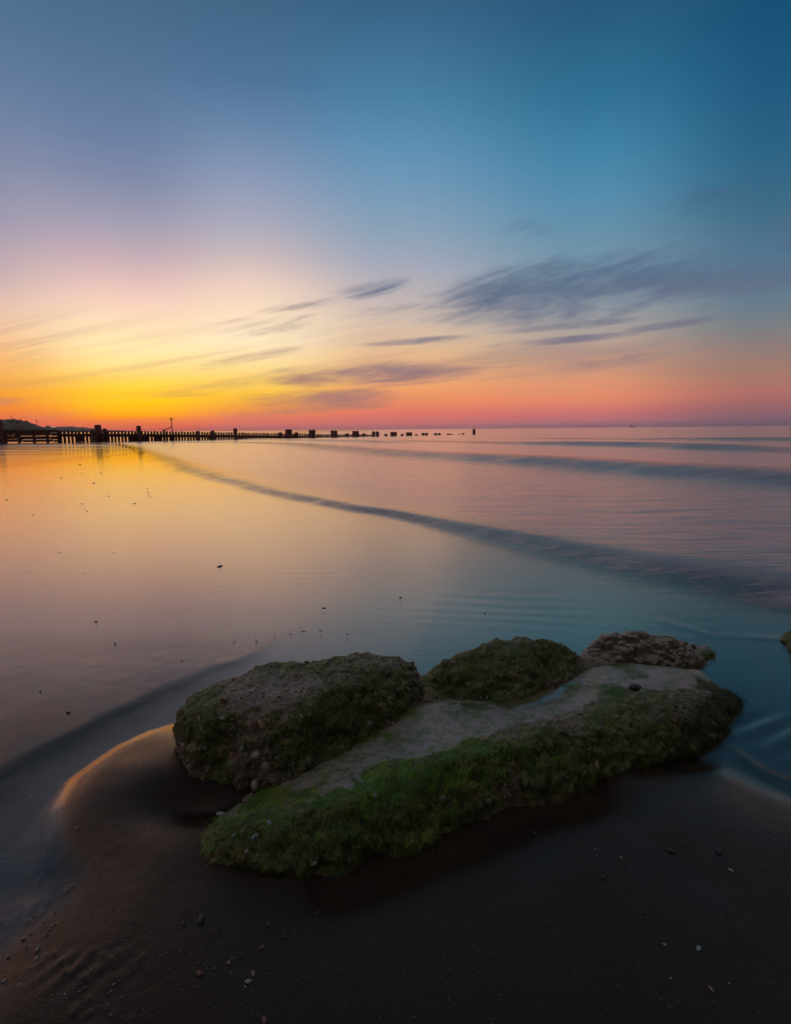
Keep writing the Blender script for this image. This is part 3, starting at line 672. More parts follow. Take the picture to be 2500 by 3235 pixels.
# stones set in the rock ---------------------------------------------
def pebble_mesh(seed, sub=1, mat=None, rough=0.22):
    b = bmesh.new(); bmesh.ops.create_icosphere(b, subdivisions=sub, radius=1.0)
    r_ = random.Random(seed); ax = [r_.uniform(.75, 1.25) for _ in range(3)]
    k = Vector((r_.uniform(-9, 9), r_.uniform(-9, 9), r_.uniform(-9, 9)))
    from mathutils import noise as mn
    for v in b.verts:
        f = 1 + rough * mn.noise(v.co * 1.3 + k) + 0.4 * rough * mn.noise(v.co * 2.9 + k)
        v.co = Vector((v.co.x * ax[0] * f, v.co.y * ax[1] * f, v.co.z * ax[2] * f * 0.72))
    me = bpy.data.meshes.new('pebble'); b.to_mesh(me); b.free()
    me.polygons.foreach_set('use_smooth', np.ones(len(me.polygons), bool))
    if mat: me.materials.append(mat)
    return me
stone_cols = {'tan': (.30,.22,.15), 'brown': (.17,.105,.065), 'grey': (.22,.21,.20), 'pale': (.38,.36,.31), 'bluish': (.25,.34,.37), 'red': (.17,.06,.035), 'dark': (.035,.032,.03), 'rose': (.24,.17,.14)}
M_stone = {k: simple_mat('stone_' + k, c, 0.42, 0.3, 160.0, 0.35) for k, c in stone_cols.items()}
def rot_to(nrm, spin):
    q = Vector(nrm).to_track_quat('Z', 'Y'); return (q.to_matrix() @ Matrix.Rotation(spin, 3, 'Z'))
kinds = ['tan'] * 7 + ['brown'] * 5 + ['grey'] * 6 + ['red'] * 2 + ['rose'] * 4 + ['pale'] * 4 + ['bluish'] * 2 + ['dark'] * 2
peb_me = {(k, s): pebble_mesh(31 * s + hash(k) % 1, 2, M_stone[k]) for k in stone_cols for s in range(4)}
def place(name, me, P, Rm, sc, parent=None, **tags):
    o = obj(name, me, None, parent, **tags)
    mt = Rm.to_4x4() @ Matrix.Diagonal((sc[0], sc[1], sc[2], 1)); mt.translation = Vector(P) - (ROCK0 if parent is not None else Vector((0, 0, 0)))
    o.matrix_local = mt; return o
wst = (0.35 + 0.9 * (1 - sstep(tnz, 0.5, 0.95))) * (1.2 - 0.9 * sstep(tg, 0.5, 0.9)) * sstep(tcen[:, 2], -0.01, 0.03) * (0.35 + sstep(0.5 - tcen[:, 0], -0.3, 0.5))
P, N_, _ = sample(wst, 285)
for i in range(len(P)):
    s = 0.0032 + 0.0075 * rng.random() ** 2.0
    k = kinds[int(rng.integers(len(kinds)))]
    place('embedded_pebble', peb_me[(k, int(rng.integers(4)))], P[i] + N_[i] * s * 0.15, rot_to(N_[i], rng.random() * 6.28), (s * rng.uniform(1, 1.5), s, s * 0.8), rock)
from mathutils.bvhtree import BVHTree
bvh = BVHTree.FromPolygons([tuple(c) for c in co], [tuple(int(q) for q in t_) for t_ in tri])
def hit(px, py):
    o_ = Vector((0, 0, EYE)); d = ray(px, py).normalized(); return bvh.ray_cast(o_, d)
for (px, py, s, k) in [(796,2186,.012,'pale'),(1187,2513,.013,'bluish'),(697,2574,.013,'bluish'),(703,2270,.010,'pale'),(850,2602,.010,'bluish'),(806,2643,.012,'bluish'),(780,2690,.010,'pale'),(734,2272,.009,'tan'),(706,2214,.014,'red'),(952,2263,.010,'bluish'),(1146,2471,.011,'bluish'),(630,2270,.009,'pale'),(740,2640,.008,'bluish'),(790,2228,.010,'bluish'),(1030,2187,.012,'tan'),(1433,2093,.012,'grey'),(1764,2056,.010,'bluish'),(1615,2432,.009,'bluish'),(1090,2510,.008,'rose')]:
    loc, nn, ix, ds2 = hit(px, py)
    if loc is None: continue
    place('embedded_pebble', peb_me[(k, int(rng.integers(4)))], loc + nn * s * 0.2, rot_to(nn, rng.random() * 6.28), (s * 0.72, s * .55, s * 0.45), rock)
# finer grit, too small to pick apart
ico = pebble_mesh(3, 1); iv = np.empty(len(ico.vertices) * 3, np.float32); ico.vertices.foreach_get('co', iv); iv = iv.reshape(-1, 3).astype(float)
ico.calc_loop_triangles(); it = np.empty(len(ico.loop_triangles) * 3, np.int32); ico.loop_triangles.foreach_get('vertices', it); it = it.reshape(-1, 3)
for k, n in (('tan', 1300), ('brown', 1000), ('grey', 1000), ('rose', 500), ('pale', 260)):
    P, N_, _ = sample(wst, n); s = 0.0018 + 0.0034 * rng.random(n) ** 2
    q = rng.normal(size=(n, 3, 3)); q, _r = np.linalg.qr(q)
    VV = np.einsum('nij,vj->nvi', q, iv) * s[:, None, None] + P[:, None, :]
    FF = it[None] + (np.arange(n) * len(iv))[:, None, None]
    me = mesh_np('grit', VV.reshape(-1, 3), FF.reshape(-1, 3)); rel(me)
    obj('grit', me, M_stone[k], rock, kind='stuff')

# sand lying in the hollow of the rock, and its little pool -----------
hol = P3([(760,2520,.06),(900,2510,.07),(1060,2480,.08),(1220,2400,.085),(1400,2340,.09),(1600,2290,.10),(1800,2230,.11),(2000,2180,.11),(2180,2150,.09),(2200,2110,.06),(1950,2105,.07),(1880,2105,.08),(1790,2150,.085),(1550,2205,.085),(1400,2200,.085),(1300,2225,.08),(1150,2330,.07),(1030,2400,.065),(860,2475,.05)])
sx_ = np.arange(-0.62, 1.2, 0.008); sy_ = np.arange(1.25, 2.25, 0.008); SX, SY = np.meshgrid(sx_, sy_)
sdh = poly_sd(SX, SY, hol)
hbs, *_r = rock_base(SX, SY)
SZ = np.minimum(_r[-1], 0.125) + 0.007 - 0.05 * (1 - sstep(sdh, -0.10, 0.02)) - 0.006 * (1 - sstep(sdh, 0, 0.06)) + 0.003 * fbm(SX * 9, SY * 9, s=160, o=3)
def bblur(a, k):
    pad = np.pad(a, k, mode='edge'); cs = np.cumsum(np.cumsum(np.pad(pad, ((1, 0), (1, 0))), 0), 1); kk = 2 * k + 1
    return (cs[kk:, kk:] - cs[:-kk, kk:] - cs[kk:, :-kk] + cs[:-kk, :-kk]) / kk / kk
SZ = bblur(bblur(SZ, 7), 5) - 0.003 + 0.0022 * fbm(SX * 16, SY * 16, s=165, o=3) + 0.0012 * np.sin((SX * 0.5 + SY * 0.86) * 120 + 3 * fbm(SX * 6, SY * 6, s=166, o=2))
plx, ply = G(1700, 2190, .09)
ang = math.radians(32); ux = (SX - plx) * math.cos(ang) + (SY - ply) * math.sin(ang); uy = -(SX - plx) * math.sin(ang) + (SY - ply) * math.cos(ang)
pit = np.exp(-((ux / 0.15) ** 2 + (uy / 0.045) ** 2))
SZ = SZ - 0.015 * pit
f_ = grid_faces(*SX.shape); ok = (sdh > -0.06).ravel(); f_ = f_[ok[f_].all(1)]
Vv = np.stack([SX, SY, SZ], -1).reshape(-1, 3); us = np.unique(f_); rmp = np.full(len(Vv), -1); rmp[us] = np.arange(len(us))
me = mesh_np('settled_sand', Vv[us], rmp[f_]); rel(me)
def make_settled():
    m, t = new_mat('settled_sand'); pos = t.n('NewGeometry').outputs['Position']
    g1 = t.noise(pos, 700, 3, 0.6); g2 = t.noise(pos, 26, 5, 0.6); g3 = t.noise(t.mapping(pos, scale=(1, 2.2, 1)), 60, 4, 0.65)
    c = t.mix(t.smooth(g1, 0.25, 0.75), (0.22, 0.195, 0.178), (0.43, 0.385, 0.35))
    c = t.mix(t.m('MULTIPLY', t.smooth(g2, 0.43, 0.58), t.smooth(g3, 0.38, 0.58)), c, (0.12, 0.19, 0.045))
    b = t.n('Bump', {'Height': t.m('ADD', g1, t.m('MULTIPLY', g3, 1.5)), 'Strength': 0.4, 'Distance': 0.004})
    p = t.n('BsdfPrincipled', {'Base Color': c, 'Roughness': 0.27, 'Normal': b.outputs[0]}); finish(t, p.outputs[0]); return m
pr = np.clip(fbm(SX * 8, SY * 8, s=170, o=3) - 0.12, 0, 1) * (sdh > -0.03) * (0.15 + np.exp(-((sdh) / 0.07) ** 2) + 0.8 * np.exp(-(((SX + 0.28) / 0.3) ** 2 + ((SY - 1.38) / 0.15) ** 2)))
ix_ = rng.choice(SX.size, 5200, p=(pr / pr.sum()).ravel()); Ph = np.stack([SX.ravel()[ix_], SY.ravel()[ix_], SZ.ravel()[ix_]], -1) + rng.normal(size=(5200, 3)) * [.004, .004, 0]
Nh = np.tile([[0.0, 0.0, 1.0]], (5200, 1)) + rng.normal(size=(5200, 3)) * 0.04; Nh /= np.linalg.norm(Nh, axis=1, keepdims=True)
Vh, Qh, tone = strands(Ph, Nh, rng.uniform(.010, .038, 5200), np.full(5200, .0009), .5, np.array([[-.5, -.5, 0.]]), np.full(5200, .002))
for nm, mt_, sel in (('wisp_seaweed', M_weed_g, 0), ('wisp_olive_seaweed', M_weed_o, 1)):
    qs = Qh[np.repeat(np.arange(5200) % 2 == sel, 4)]; us2 = np.unique(qs); rm2 = np.full(len(Vh), -1); rm2[us2] = np.arange(len(us2)); hm_ = mesh_np(nm, Vh[us2], rm2[qs]); attr(hm_, 'tone', tone[us2]); rel(hm_); obj(nm, hm_, mt_, rock, kind='stuff')
obj('settled_sand', me, make_settled(), rock, label='grey wet sand lying in the hollow of the rock')
zp = float(np.interp(0.0, [0, 1], [0, 1])) + float(SZ[np.argmin(np.abs(sy_ - ply)), np.argmin(np.abs(sx_ - plx))]) + 0.0125
ring = [(plx + 0.21 * math.cos(a) * math.cos(ang) - 0.075 * math.sin(a) * math.sin(ang), ply + 0.21 * math.cos(a) * math.sin(ang) + 0.075 * math.sin(a) * math.cos(ang), zp) for a in np.linspace(0, 2 * math.pi, 40, endpoint=False)]
me = bpy.data.meshes.new('tide_pool'); me.from_pydata(ring, [], [tuple(range(40))]); me.update(); attr(me, 'turbid', np.zeros(40)); attr(me, 'depth', np.ones(40)); attr(me, 'foam', np.zeros(40)); rel(me)
obj('tide_pool', me, M_water, rock, label='small still pool mirroring the sky on the rock')

# ------------------------------------------------------------------ second rock at the right edge
b = bmesh.new(); bmesh.ops.create_icosphere(b, subdivisions=5, radius=1.0)
vv = np.array([v.co[:] for v in b.verts])
f = 1 + 0.20 * fbm(vv[:, 0] * 1.6, vv[:, 1] * 1.6, vv[:, 2] * 1.6, s=400, o=4) + 0.05 * fbm(vv[:, 0] * 8, vv[:, 1] * 8, vv[:, 2] * 8, s=410, o=3)
vv = vv * f[:, None] * np.array([0.26, 0.20, 0.125])
for v, c in zip(b.verts, vv): v.co = c
me = bpy.data.meshes.new('weedy_boulder'); b.to_mesh(me); b.free(); me.polygons.foreach_set('use_smooth', np.ones(len(me.polygons), bool))
attr(me, 'green', np.full(len(me.vertices), 0.8)); attr(me, 'cell', rng.random(len(me.vertices)) * .4); attr(me, 'pale', np.zeros(len(me.vertices)))
sr = empty('weedy_boulder', (0, 0, 0), 'small dark weedy boulder cut off at the right edge, standing in shallow water', 'rock')
xx, yy = G(2682, 2035); sr.location = (xx, yy, -0.015)
obj('boulder_body', me, M_rock, sr)
SP = np.array([v.co[:] for v in me.vertices]); SN = np.array([v.normal[:] for v in me.vertices])
ii = rng.choice(len(SP), 2200)
Vw, Qw, tone = strands(SP[ii], SN[ii], rng.uniform(.02, .05, 2200), np.full(2200, .0011), .5, np.array([[0, 0, 0.]]), np.full(2200, .003))
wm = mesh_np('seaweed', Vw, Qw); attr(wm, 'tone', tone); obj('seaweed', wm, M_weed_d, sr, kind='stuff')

# ------------------------------------------------------------------ timber groyne
M_wood = simple_mat('weathered_timber', (0.30, 0.13, 0.10), 0.75, 0.4, 5.0, 0.5)
M_wood2 = simple_mat('tarred_timber', (0.20, 0.085, 0.065), 0.7, 0.4, 4.0, 0.5)
G0 = np.array([-30.6, 58.0]); GD = np.array([44.5, 42.0]); GLEN = float(np.linalg.norm(GD)); GU = GD / GLEN; GNv = np.array([-GU[1], GU[0]])   # normal pointing away and left
def g_at(px):                       # distance along the groyne line seen at pixel column px (horizon height)
    d = ray(px, 1375); k = d.x / d.y
    return float((k * G0[1] - G0[0]) / (GU[0] - k * GU[1]))
def g_xy(s, off=0.0): p = G0 + GU * s + GNv * off; return float(p[0]), float(p[1])
def z_at(px, py, xy):               # height seen at a pixel for a point over ground position xy
    d = ray(px, py); return EYE + d.z * xy[1] / d.y
groyne = empty('timber_groyne', (*g_xy(0), 0.0), 'long dark timber groyne of close-set piles running into the sea', 'groyne')
GL = Vector(groyne.location)
u3 = np.array([GU[0], GU[1], 0]); n3 = np.array([GNv[0], GNv[1], 0]); z3 = np.array([0, 0, 1.0])
def wob(a): return float(rng.uniform(-a, a))
def pile_mesh(hw, hd, h, cham, seed):  # square post with chamfered, worn head
    r_ = random.Random(seed); ring = lambda z, kx, ky, t=0: [np.array([sx1 * hw * kx + t, sy1 * hd * ky, z]) for sx1, sy1 in ((-1, -1), (1, -1), (1, 1), (-1, 1))]
    lean = r_.uniform(-.01, .01)
    S = [ring(0, 1, 1), ring(h * .5, r_.uniform(.93, 1.02), 1, lean), ring(h - cham, r_.uniform(.9, 1.0), 1, lean), ring(h - cham * .35, .86, .9, lean * 2), ring(h, r_.uniform(.6, .75), .7, lean * 2)]
    return loft(S)
rotg = Matrix(((u3[0], n3[0], 0), (u3[1], n3[1], 0), (0, 0, 1)))
def add_post(name, s, hw, hd, z0, z1, cham, mat, parent=None, off=0.0, **tags):
    me = pile_mesh(hw, hd, z1 - z0, cham, int(rng.integers(1e6))); me.materials.append(mat)
    o = obj(name, me, None, parent, **tags)
    xy = g_xy(s, off); mt = rotg.to_4x4(); mt.translation = Vector((xy[0], xy[1], z0)) - (GL if parent is not None else Vector((0, 0, 0)))
    o.matrix_local = mt; return o
top_line = [(150,1359.5),(200,1359.5),(350,1360.5),(500,1362.5),(640,1365),(740,1366),(820,1368),(950,1370),(1060,1371.5),(1150,1373),(1240,1375.5),(1330,1377)]
def topz(px, s): return z_at(px, float(np.interp(px, *zip(*top_line))), g_xy(s))
s0, s1 = g_at(192), g_at(1185)
s = s0; pitch = 0.335
pw = []
def px_of(s):
    x_, y_ = g_xy(s); v = Vector((x_, y_, EYE * 0.7)) - Vector((0, 0, EYE)); return CX + FPX * v.dot(RT) / v.dot(F)
while s < s1:
    px = px_of(s); hw = pitch * 0.5 * rng.uniform(0.60, 0.72)
    zt_ = topz(px, s) + wob(0.03)
    add_post('pile', s + wob(.015), hw, 0.045, -0.9, zt_, 0.03 + 0.05 * rng.random(), M_wood, groyne)
    s += pitch
# waling beams bolted along the piles
def add_beam(name, sa, sb, za, zb, h, off, th, mat):
    a = np.array([*g_xy(sa, off), za]); c = np.array([*g_xy(sb, off), zb]); V_, Q_ = box_arrays([((a + c) / 2, (c - a) / 2, n3 * th, z3 * h)])
    me = bpy.data.meshes.new(name); me.from_pydata([tuple(v - np.array(GL)) for v in V_], [], [tuple(int(i) for i in q) for q in Q_]); me.materials.append(mat); me.update()
    return obj(name, me, None, groyne)
edges = [g_at(p) for p in (192, 330, 460, 590, 720, 850, 960, 1060, 1150, 1245, 1305)]
for a, c in zip(edges[:-1], edges[1:]):
    za, zc = topz(px_of(a), a) - 0.47, topz(px_of(c), c) - 0.47
    add_beam('waling', a + 0.02, c - 0.02, za, zc, 0.155, -0.20, 0.085, M_wood2)
for a, c in zip(edges[6:-1], edges[7:]):       # seaward end: lower sheeting hides the gaps
    za, zc = topz(px_of(a), a) - 0.62, topz(px_of(c), c) - 0.58
    add_beam('sheeting_board', a + 0.02, c - 0.02, za - .1, zc - .1, 0.26, -0.125, 0.012, M_wood2)
for px in np.arange(200, 1060, 42):            # solid cover boards near the sand, leaving open slots between
    if rng.random() < 0.34 or 610 < px < 680 or 840 < px < 900:
        a = g_at(px); c = g_at(px + rng.uniform(14, 36)); zz = topz(px, a)
        add_beam('cover_board', a, c, zz - 0.86, zz - 0.86, 0.25, 0.13, 0.02, M_wood2)
# horizontal boards at the landward end
sl0, sl1 = g_at(-60), g_at(192)
for (y0, y1) in ((1358.5, 1366.9), (1367.2, 1376.9), (1377.9, 1387.9), (1388.8, 1396)):
    sa = sl0
    while sa < sl1 - 0.1:
        sb = min(sa + rng.uniform(2.4, 3.6), sl1)
        pm = (px_of(sa) + px_of(sb)) / 2; xy = g_xy((sa + sb) / 2)
        zt_ = z_at(pm, y0 - (0.006 * (100 - pm)) , xy); zb_ = z_at(pm, y1, xy)
        add_beam('board', sa + 0.012, sb - 0.012, (zt_ + zb_) / 2 + wob(.008), (zt_ + zb_) / 2 + wob(.008), (zt_ - zb_) / 2, -0.06, 0.035, M_wood2); sa = sb
for px in (18, 60, 108, 150, 186):
    s_ = g_at(px); add_post('board_post', s_, .11, .11, -.6, topz(150, s_) - 0.02, .05, M_wood2, groyne, off=.09)
# tall king posts
def kp(px, w, ytop, off=-.34, name='king_post'):
    s_ = g_at(px); xy = g_xy(s_, off); dpt = Vector((xy[0], xy[1], 0)).dot(F); hw = w / FPX * dpt * 0.5
    return add_post(name, s_, hw * 0.96, 0.2, -0.9, z_at(px, ytop, xy), 0.10, M_wood, groyne, off=off)
for px, w, yt in [(0,17,1333),(289,10,1356),(308,19,1342),(329,10,1353.5),(436,12,1345),(515,4,1357),(622,8.5,1361.5),(668,9,1360),(740,9.5,1353),(882,7,1365.5),(903,8.5,1356.5),(913,8.5,1356.5),(932,8,1365.5),(977,8,1358),(987,8,1358),(1046,7.5,1360),(1056,7.5,1360),(1093,9,1369),(1114,7.5,1361.5),(1124.5,7.5,1361.5),(1145,8,1369),(1176,7.5,1363),(1188,7.5,1363),(1215,7,1371),(1234,7,1364.5),(1244,7,1364),(1266,6,1371)]:
    kp(px, w, yt)
add_beam('deck_block', g_at(294), g_at(337), 0.35, 0.35, 0.55, -0.45, 0.09, M_wood2)
# posts standing alone in the sea beyond its end
lone = [(1288,7,1365.5,'short square timber post in the sea, left one of first pair past the groyne end'),(1297.5,7,1365.5,'short square timber post in the sea, right one of first pair past the groyne end'),(1316,8,1372,'very low broken timber stub in the sea between two post pairs'),(1337.5,6.5,1367.5,'square timber post in the sea, left one of second pair past the groyne'),(1348,6,1367.5,'square timber post in the sea, right one of second pair past the groyne'),(1377,6.5,1368.5,'low square timber post in the sea, left of the third pair'),(1388,6.5,1368.3,'low square timber post in the sea, right of the third pair'),(1416.5,6.5,1370,'nearly awash timber stub, left of the fourth pair off the groyne'),(1426,7,1370.3,'nearly awash timber stub, right of the fourth pair off the groyne'),(1452,4,1371,'tiny timber stump barely breaking the sea surface'),(1464,3.5,1368,'thin broken timber stump in the sea nearest the lone tall post'),(1498,6,1355.2,'tall lone timber post standing in the sea off the groyne end')]
for px, w, yt, lab in lone:
    s_ = g_at(px); xy = g_xy(s_, 0); dpt = Vector((xy[0], xy[1], 0)).dot(F)
    root = empty('groyne_post', (*xy, -0.6), lab, 'post', 'timber posts standing in the sea off the groyne')
    me = pile_mesh(w / FPX * dpt * .48, .2, z_at(px, yt, xy) + 0.6, 0.07, int(px)); me.materials.append(M_wood)
    o = obj('post_shaft', me, None, root); o.matrix_local = rotg.to_4x4()
    V_, Q_ = box_arrays([((0, -.21, z_at(px, yt, xy) + 0.32), (w / FPX * dpt * .3, 0, 0), (0, .008, 0), (0, 0, .05))])
    me = bpy.data.meshes.new('iron_strap'); me.from_pydata([tuple(v) for v in V_], [], [tuple(int(i) for i in q) for q in Q_]); me.materials.append(M_wood2)
    o = obj('iron_strap', me, None, root); o.matrix_local = rotg.to_4x4()

# ------------------------------------------------------------------ beacon on the groyne
def tube(pts, r, n=8):
    S = []
    for i, p in enumerate(pts):
        p = Vector(p); t_ = (Vector(pts[min(i + 1, len(pts) - 1)]) - Vector(pts[max(i - 1, 0)])).normalized()
        a = t_.orthogonal().normalized(); c = t_.cross(a); rr = r[i] if isinstance(r, (list, tuple)) else r
        S.append([p + (a * math.cos(q) + c * math.sin(q)) * rr for q in np.linspace(0, 2 * math.pi, n, endpoint=False)])
    return loft([[np.array(v[:]) for v in sct] for sct in S])
M_iron = simple_mat('rusty_iron', (0.09, 0.045, 0.03), 0.6, 0.4, 20.0, 0.3)
bs = g_at(541); bxy = g_xy(bs, -.36); bz = lambda py: z_at(541, py, bxy)
beacon = empty('beacon', (*bxy, 0), 'thin iron beacon pole with caged topmark and slanting stay on the groyne', 'beacon')
def bpart(name, me): me.materials.append(M_iron); return obj(name, me, None, beacon)
bpart('pole', tube([(0, 0, -.6), (0, 0, bz(1345)), (0, 0, bz(1319))], [.06, .05, .03]))
s2 = g_at(515); v2 = np.array(g_xy(s2, -.36)) - np.array(bxy)
bpart('stay', tube([(0, 0, bz(1347.5)), (v2[0], v2[1], z_at(515, 1360, g_xy(s2, -.36)))], .045))
cage = obj('topmark', tube([(0, 0, bz(1327)), (0, 0, bz(1326))], .16), M_iron, beacon)
for k in range(6):
    q = k * math.pi / 3; me = tube([(.15 * math.cos(q), .15 * math.sin(q), bz(1326.4)), (.15 * math.cos(q), .15 * math.sin(q), bz(1320.5))], .022, 5); me.materials.append(M_iron); obj('cage_bar', me, None, cage)
me = tube([(0, 0, bz(1321)), (0, 0, bz(1320))], .16); me.materials.append(M_iron); obj('cage_rim', me, None, cage)

# ------------------------------------------------------------------ headland, houses, masts, lights, ship
M_hill = simple_mat('scrub_hillside', (0.075, 0.065, 0.05), 0.9, 0.3, 0.05, 0.2)
def headland(name, prof, depth, Yd, lab, zb=-2):
    P_ = []; n = len(prof)
    xs = np.linspace(prof[0][0], prof[-1][0], 140); ys = np.interp(xs, *zip(*prof)); ys = ys + 0.5 * fbm(xs * 0.12, xs * 0, s=500, o=4)
    rings = []
    for px, py in zip(xs, ys):
        d = ray(px, py); k = Yd / d.y; X_, zz = d.x * k, EYE + d.z * k
        zz = max(zz, 1.0)
        rings.append([np.array([X_ * (1 - depth / Yd * 0.55), Yd - depth * 0.55, zb]), np.array([X_ * (1 - depth / Yd * 0.25), Yd - depth * .25, zz * .55]), np.array([X_, Yd, zz]), np.array([X_ * (1 + depth / Yd * .6), Yd + depth * .6, zz * .9]), np.array([X_ * (1 + depth / Yd), Yd + depth, zb])])
    o = obj(name, loft(rings), M_hill, kind='structure', label=lab); o.data.polygons.foreach_set('use_smooth', np.ones(len(o.data.polygons), bool)); return o
headland('headland', [(-420,1322),(-200,1318),(-60,1325),(5,1328),(20,1326.5),(55,1326),(85,1333),(100,1336.5),(118,1343),(135,1349),(160,1355),(190,1359)], 160, 900, 'low wooded headland with houses beyond the groyne')
headland('far_hills', [(120,1352),(150,1350),(175,1348.5),(200,1348),(232,1347),(250,1350),(262,1349),(280,1352),(298,1354),(330,1358),(420,1362)], 500, 2600, 'far line of low hills behind the groyne')
M_wall = simple_mat('render_wall', (0.42, 0.38, 0.36), 0.8, 0.15, 0.4, 0.1); M_roof = simple_mat('roof_tile', (0.13, 0.075, 0.065), 0.8, 0.3, 0.5, 0.1); M_pane = simple_mat('window_glass', (0.04, 0.045, 0.05), 0.1, 0.2, 1.0, 0.0)
def house(px0, px1, ytop, yeave, ybase, Yd, lab, gable=True):
    d0, d1, dm = ray(px0, yeave), ray(px1, yeave), ray((px0 + px1) / 2, ybase)
    xa, xb = d0.x * Yd / d0.y, d1.x * Yd / d1.y; zz = lambda py: EYE + ray((px0 + px1) / 2, py).z * Yd / ray((px0 + px1) / 2, py).y
    w = (xb - xa) / 2; zb, ze, zt_ = zz(ybase), zz(yeave), zz(ytop)
    root = empty('house', ((xa + xb) / 2, Yd, zb), lab, 'house', 'houses on the headland')
    me = bpy.data.meshes.new('wall'); V_, Q_ = box_arrays([((0, 0, (ze - zb) / 2 - 1), (w, 0, 0), (0, 4.5, 0), (0, 0, (ze - zb) / 2 + 1))]); me.from_pydata([tuple(v) for v in V_], [], [tuple(int(i) for i in q) for q in Q_]); obj('wall', me, M_wall, root)
    h = ze - zb; t_ = zt_ - zb; e = w + .5
    me = bpy.data.meshes.new('roof'); me.from_pydata([(-e, -5, h), (e, -5, h), (e, 5, h), (-e, 5, h), (-e * .7, 0, t_), (e * .7, 0, t_)], [], [(0, 1, 5, 4), (2, 3, 4, 5), (1, 2, 5), (3, 0, 4), (3, 2, 1, 0)]); rf = obj('roof', me, M_roof, root)
    V_, Q_ = box_arrays([((e * .45, 0, t_ + .3), (.5, 0, 0), (0, .5, 0), (0, 0, .9))]); me = bpy.data.meshes.new('chimney'); me.from_pydata([tuple(v) for v in V_], [], [tuple(int(i) for i in q) for q in Q_]); obj('chimney', me, M_roof, rf)
    for k in (-.5, .5):
        V_, Q_ = box_arrays([((k * w, -4.52, h * .55), (w * .2, 0, 0), (0, .05, 0), (0, 0, h * .22))]); me = bpy.data.meshes.new('window'); me.from_pydata([tuple(v) for v in V_], [], [tuple(int(i) for i in q) for q in Q_]); obj('window', me, M_pane, root)
for a in [(-6, 11, 1325.5, 1329, 1334, 870, 'pale house at the photo left edge on the headland'), (17, 54, 1324.2, 1327.5, 1332, 905, 'wide dark-roofed house on top of the headland'), (38, 53, 1326.5, 1330, 1336.5, 850, 'small white gabled house in the middle of the headland slope'), (54, 68, 1326.5, 1330.5, 1337, 855, 'white block-like house right of the gabled one'), (70, 88, 1330, 1334, 1337, 880, 'low dark house at the right end of the headland houses'), (46, 55, 1338, 1340, 1344.5, 800, 'tiny pale hut lowest on the headland slope')]:
    house(*a)
M_mast = simple_mat('mast_steel', (0.10, 0.08, 0.08), 0.6, 0.2, 2.0, 0.1)
def mast(px, y0, y1, Yd, lab):
    d0, d1 = ray(px, y0), ray(px, y1); X_ = d1.x * Yd / d1.y; za, zb = EYE + d1.z * Yd / d1.y, EYE + d0.z * Yd / d0.y
    root = empty('mast', (X_, Yd, za), lab, 'mast', 'masts on the headland')
    obj('mast_pole', tube([(0, 0, -3), (0, 0, (zb - za))], [.42, .26]), M_mast, root)
    for k in (.72, .88): obj('cross_arm', tube([(-1.0, 0, (zb - za) * k), (1.0, 0, (zb - za) * k)], .16, 5), M_mast, root)
mast(37.5, 1312.5, 1328, 900, 'thin mast above the house roofs at far left')
mast(117.5, 1323.5, 1346, 860, 'thin tall mast standing alone right of the headland houses')
m_l, t_l = new_mat('lit_lamp'); em = t_l.n('Emission', {0: (1.0, 0.72, 0.35, 1), 1: 2.2}); finish(t_l, em.outputs[0])
for px, py, lab in ((163.5, 1347.5, 'left one of three lit lamps at the headland foot'), (168.5, 1349.5, 'middle one of three lit lamps at the headland foot'), (172.5, 1348.8, 'right one of three lit lamps at the headland foot')):
    Yd = 760; d = ray(px, py); X_, zz = d.x * Yd / d.y, EYE + d.z * Yd / d.y
    root = empty('lamp_post', (X_, Yd, 0), lab, 'lamp', 'lit lamps at the foot of the headland')
    obj('lamp_pole', tube([(0, 0, -1), (0, 0, zz)], .12), M_mast, root)
    b = bmesh.new(); bmesh.ops.create_icosphere(b, subdivisions=2, radius=.36); me = bpy.data.meshes.new('lamp_head'); b.to_mesh(me); b.free(); me.transform(Matrix.Diagonal((1.2, 1, .7, 1))); me.transform(Matrix.Translation((0, -.3, zz))); obj('lamp_head', me, m_l, root)
# pale terminal building by the lamps
Yd = 1500; d0, d1 = ray(141, 1348), ray(160, 1352.5); xa, xb = d0.x * Yd / d0.y, d1.x * Yd / d1.y; z0_, z1_ = EYE + d1.z * Yd / d1.y, EYE + d0.z * Yd / d0.y
root = empty('pavilion', ((xa + xb) / 2, Yd, z0_), 'pale stepped building left of the lit lamps far off', 'building')
for nm, x0_, x1_, za, zb in (('lower_storey', xa, xb, z0_ - 5, z0_ + (z1_ - z0_) * .5), ('upper_storey', xa * .7 + xb * .3, xa * .1 + xb * .9, z0_ + (z1_ - z0_) * .5, z1_), ('roof_turret', xa * .5 + xb * .5, xa * .35 + xb * .65, z1_, z1_ + 2.4)):
    V_, Q_ = box_arrays([(((x0_ + x1_) / 2 - root.location.x, 0, (za + zb) / 2 - z0_), ((x1_ - x0_) / 2, 0, 0), (0, 6, 0), (0, 0, (zb - za) / 2))]); me = bpy.data.meshes.new(nm); me.from_pydata([tuple(v) for v in V_], [], [tuple(int(i) for i in q) for q in Q_]); obj(nm, me, M_wall, root)
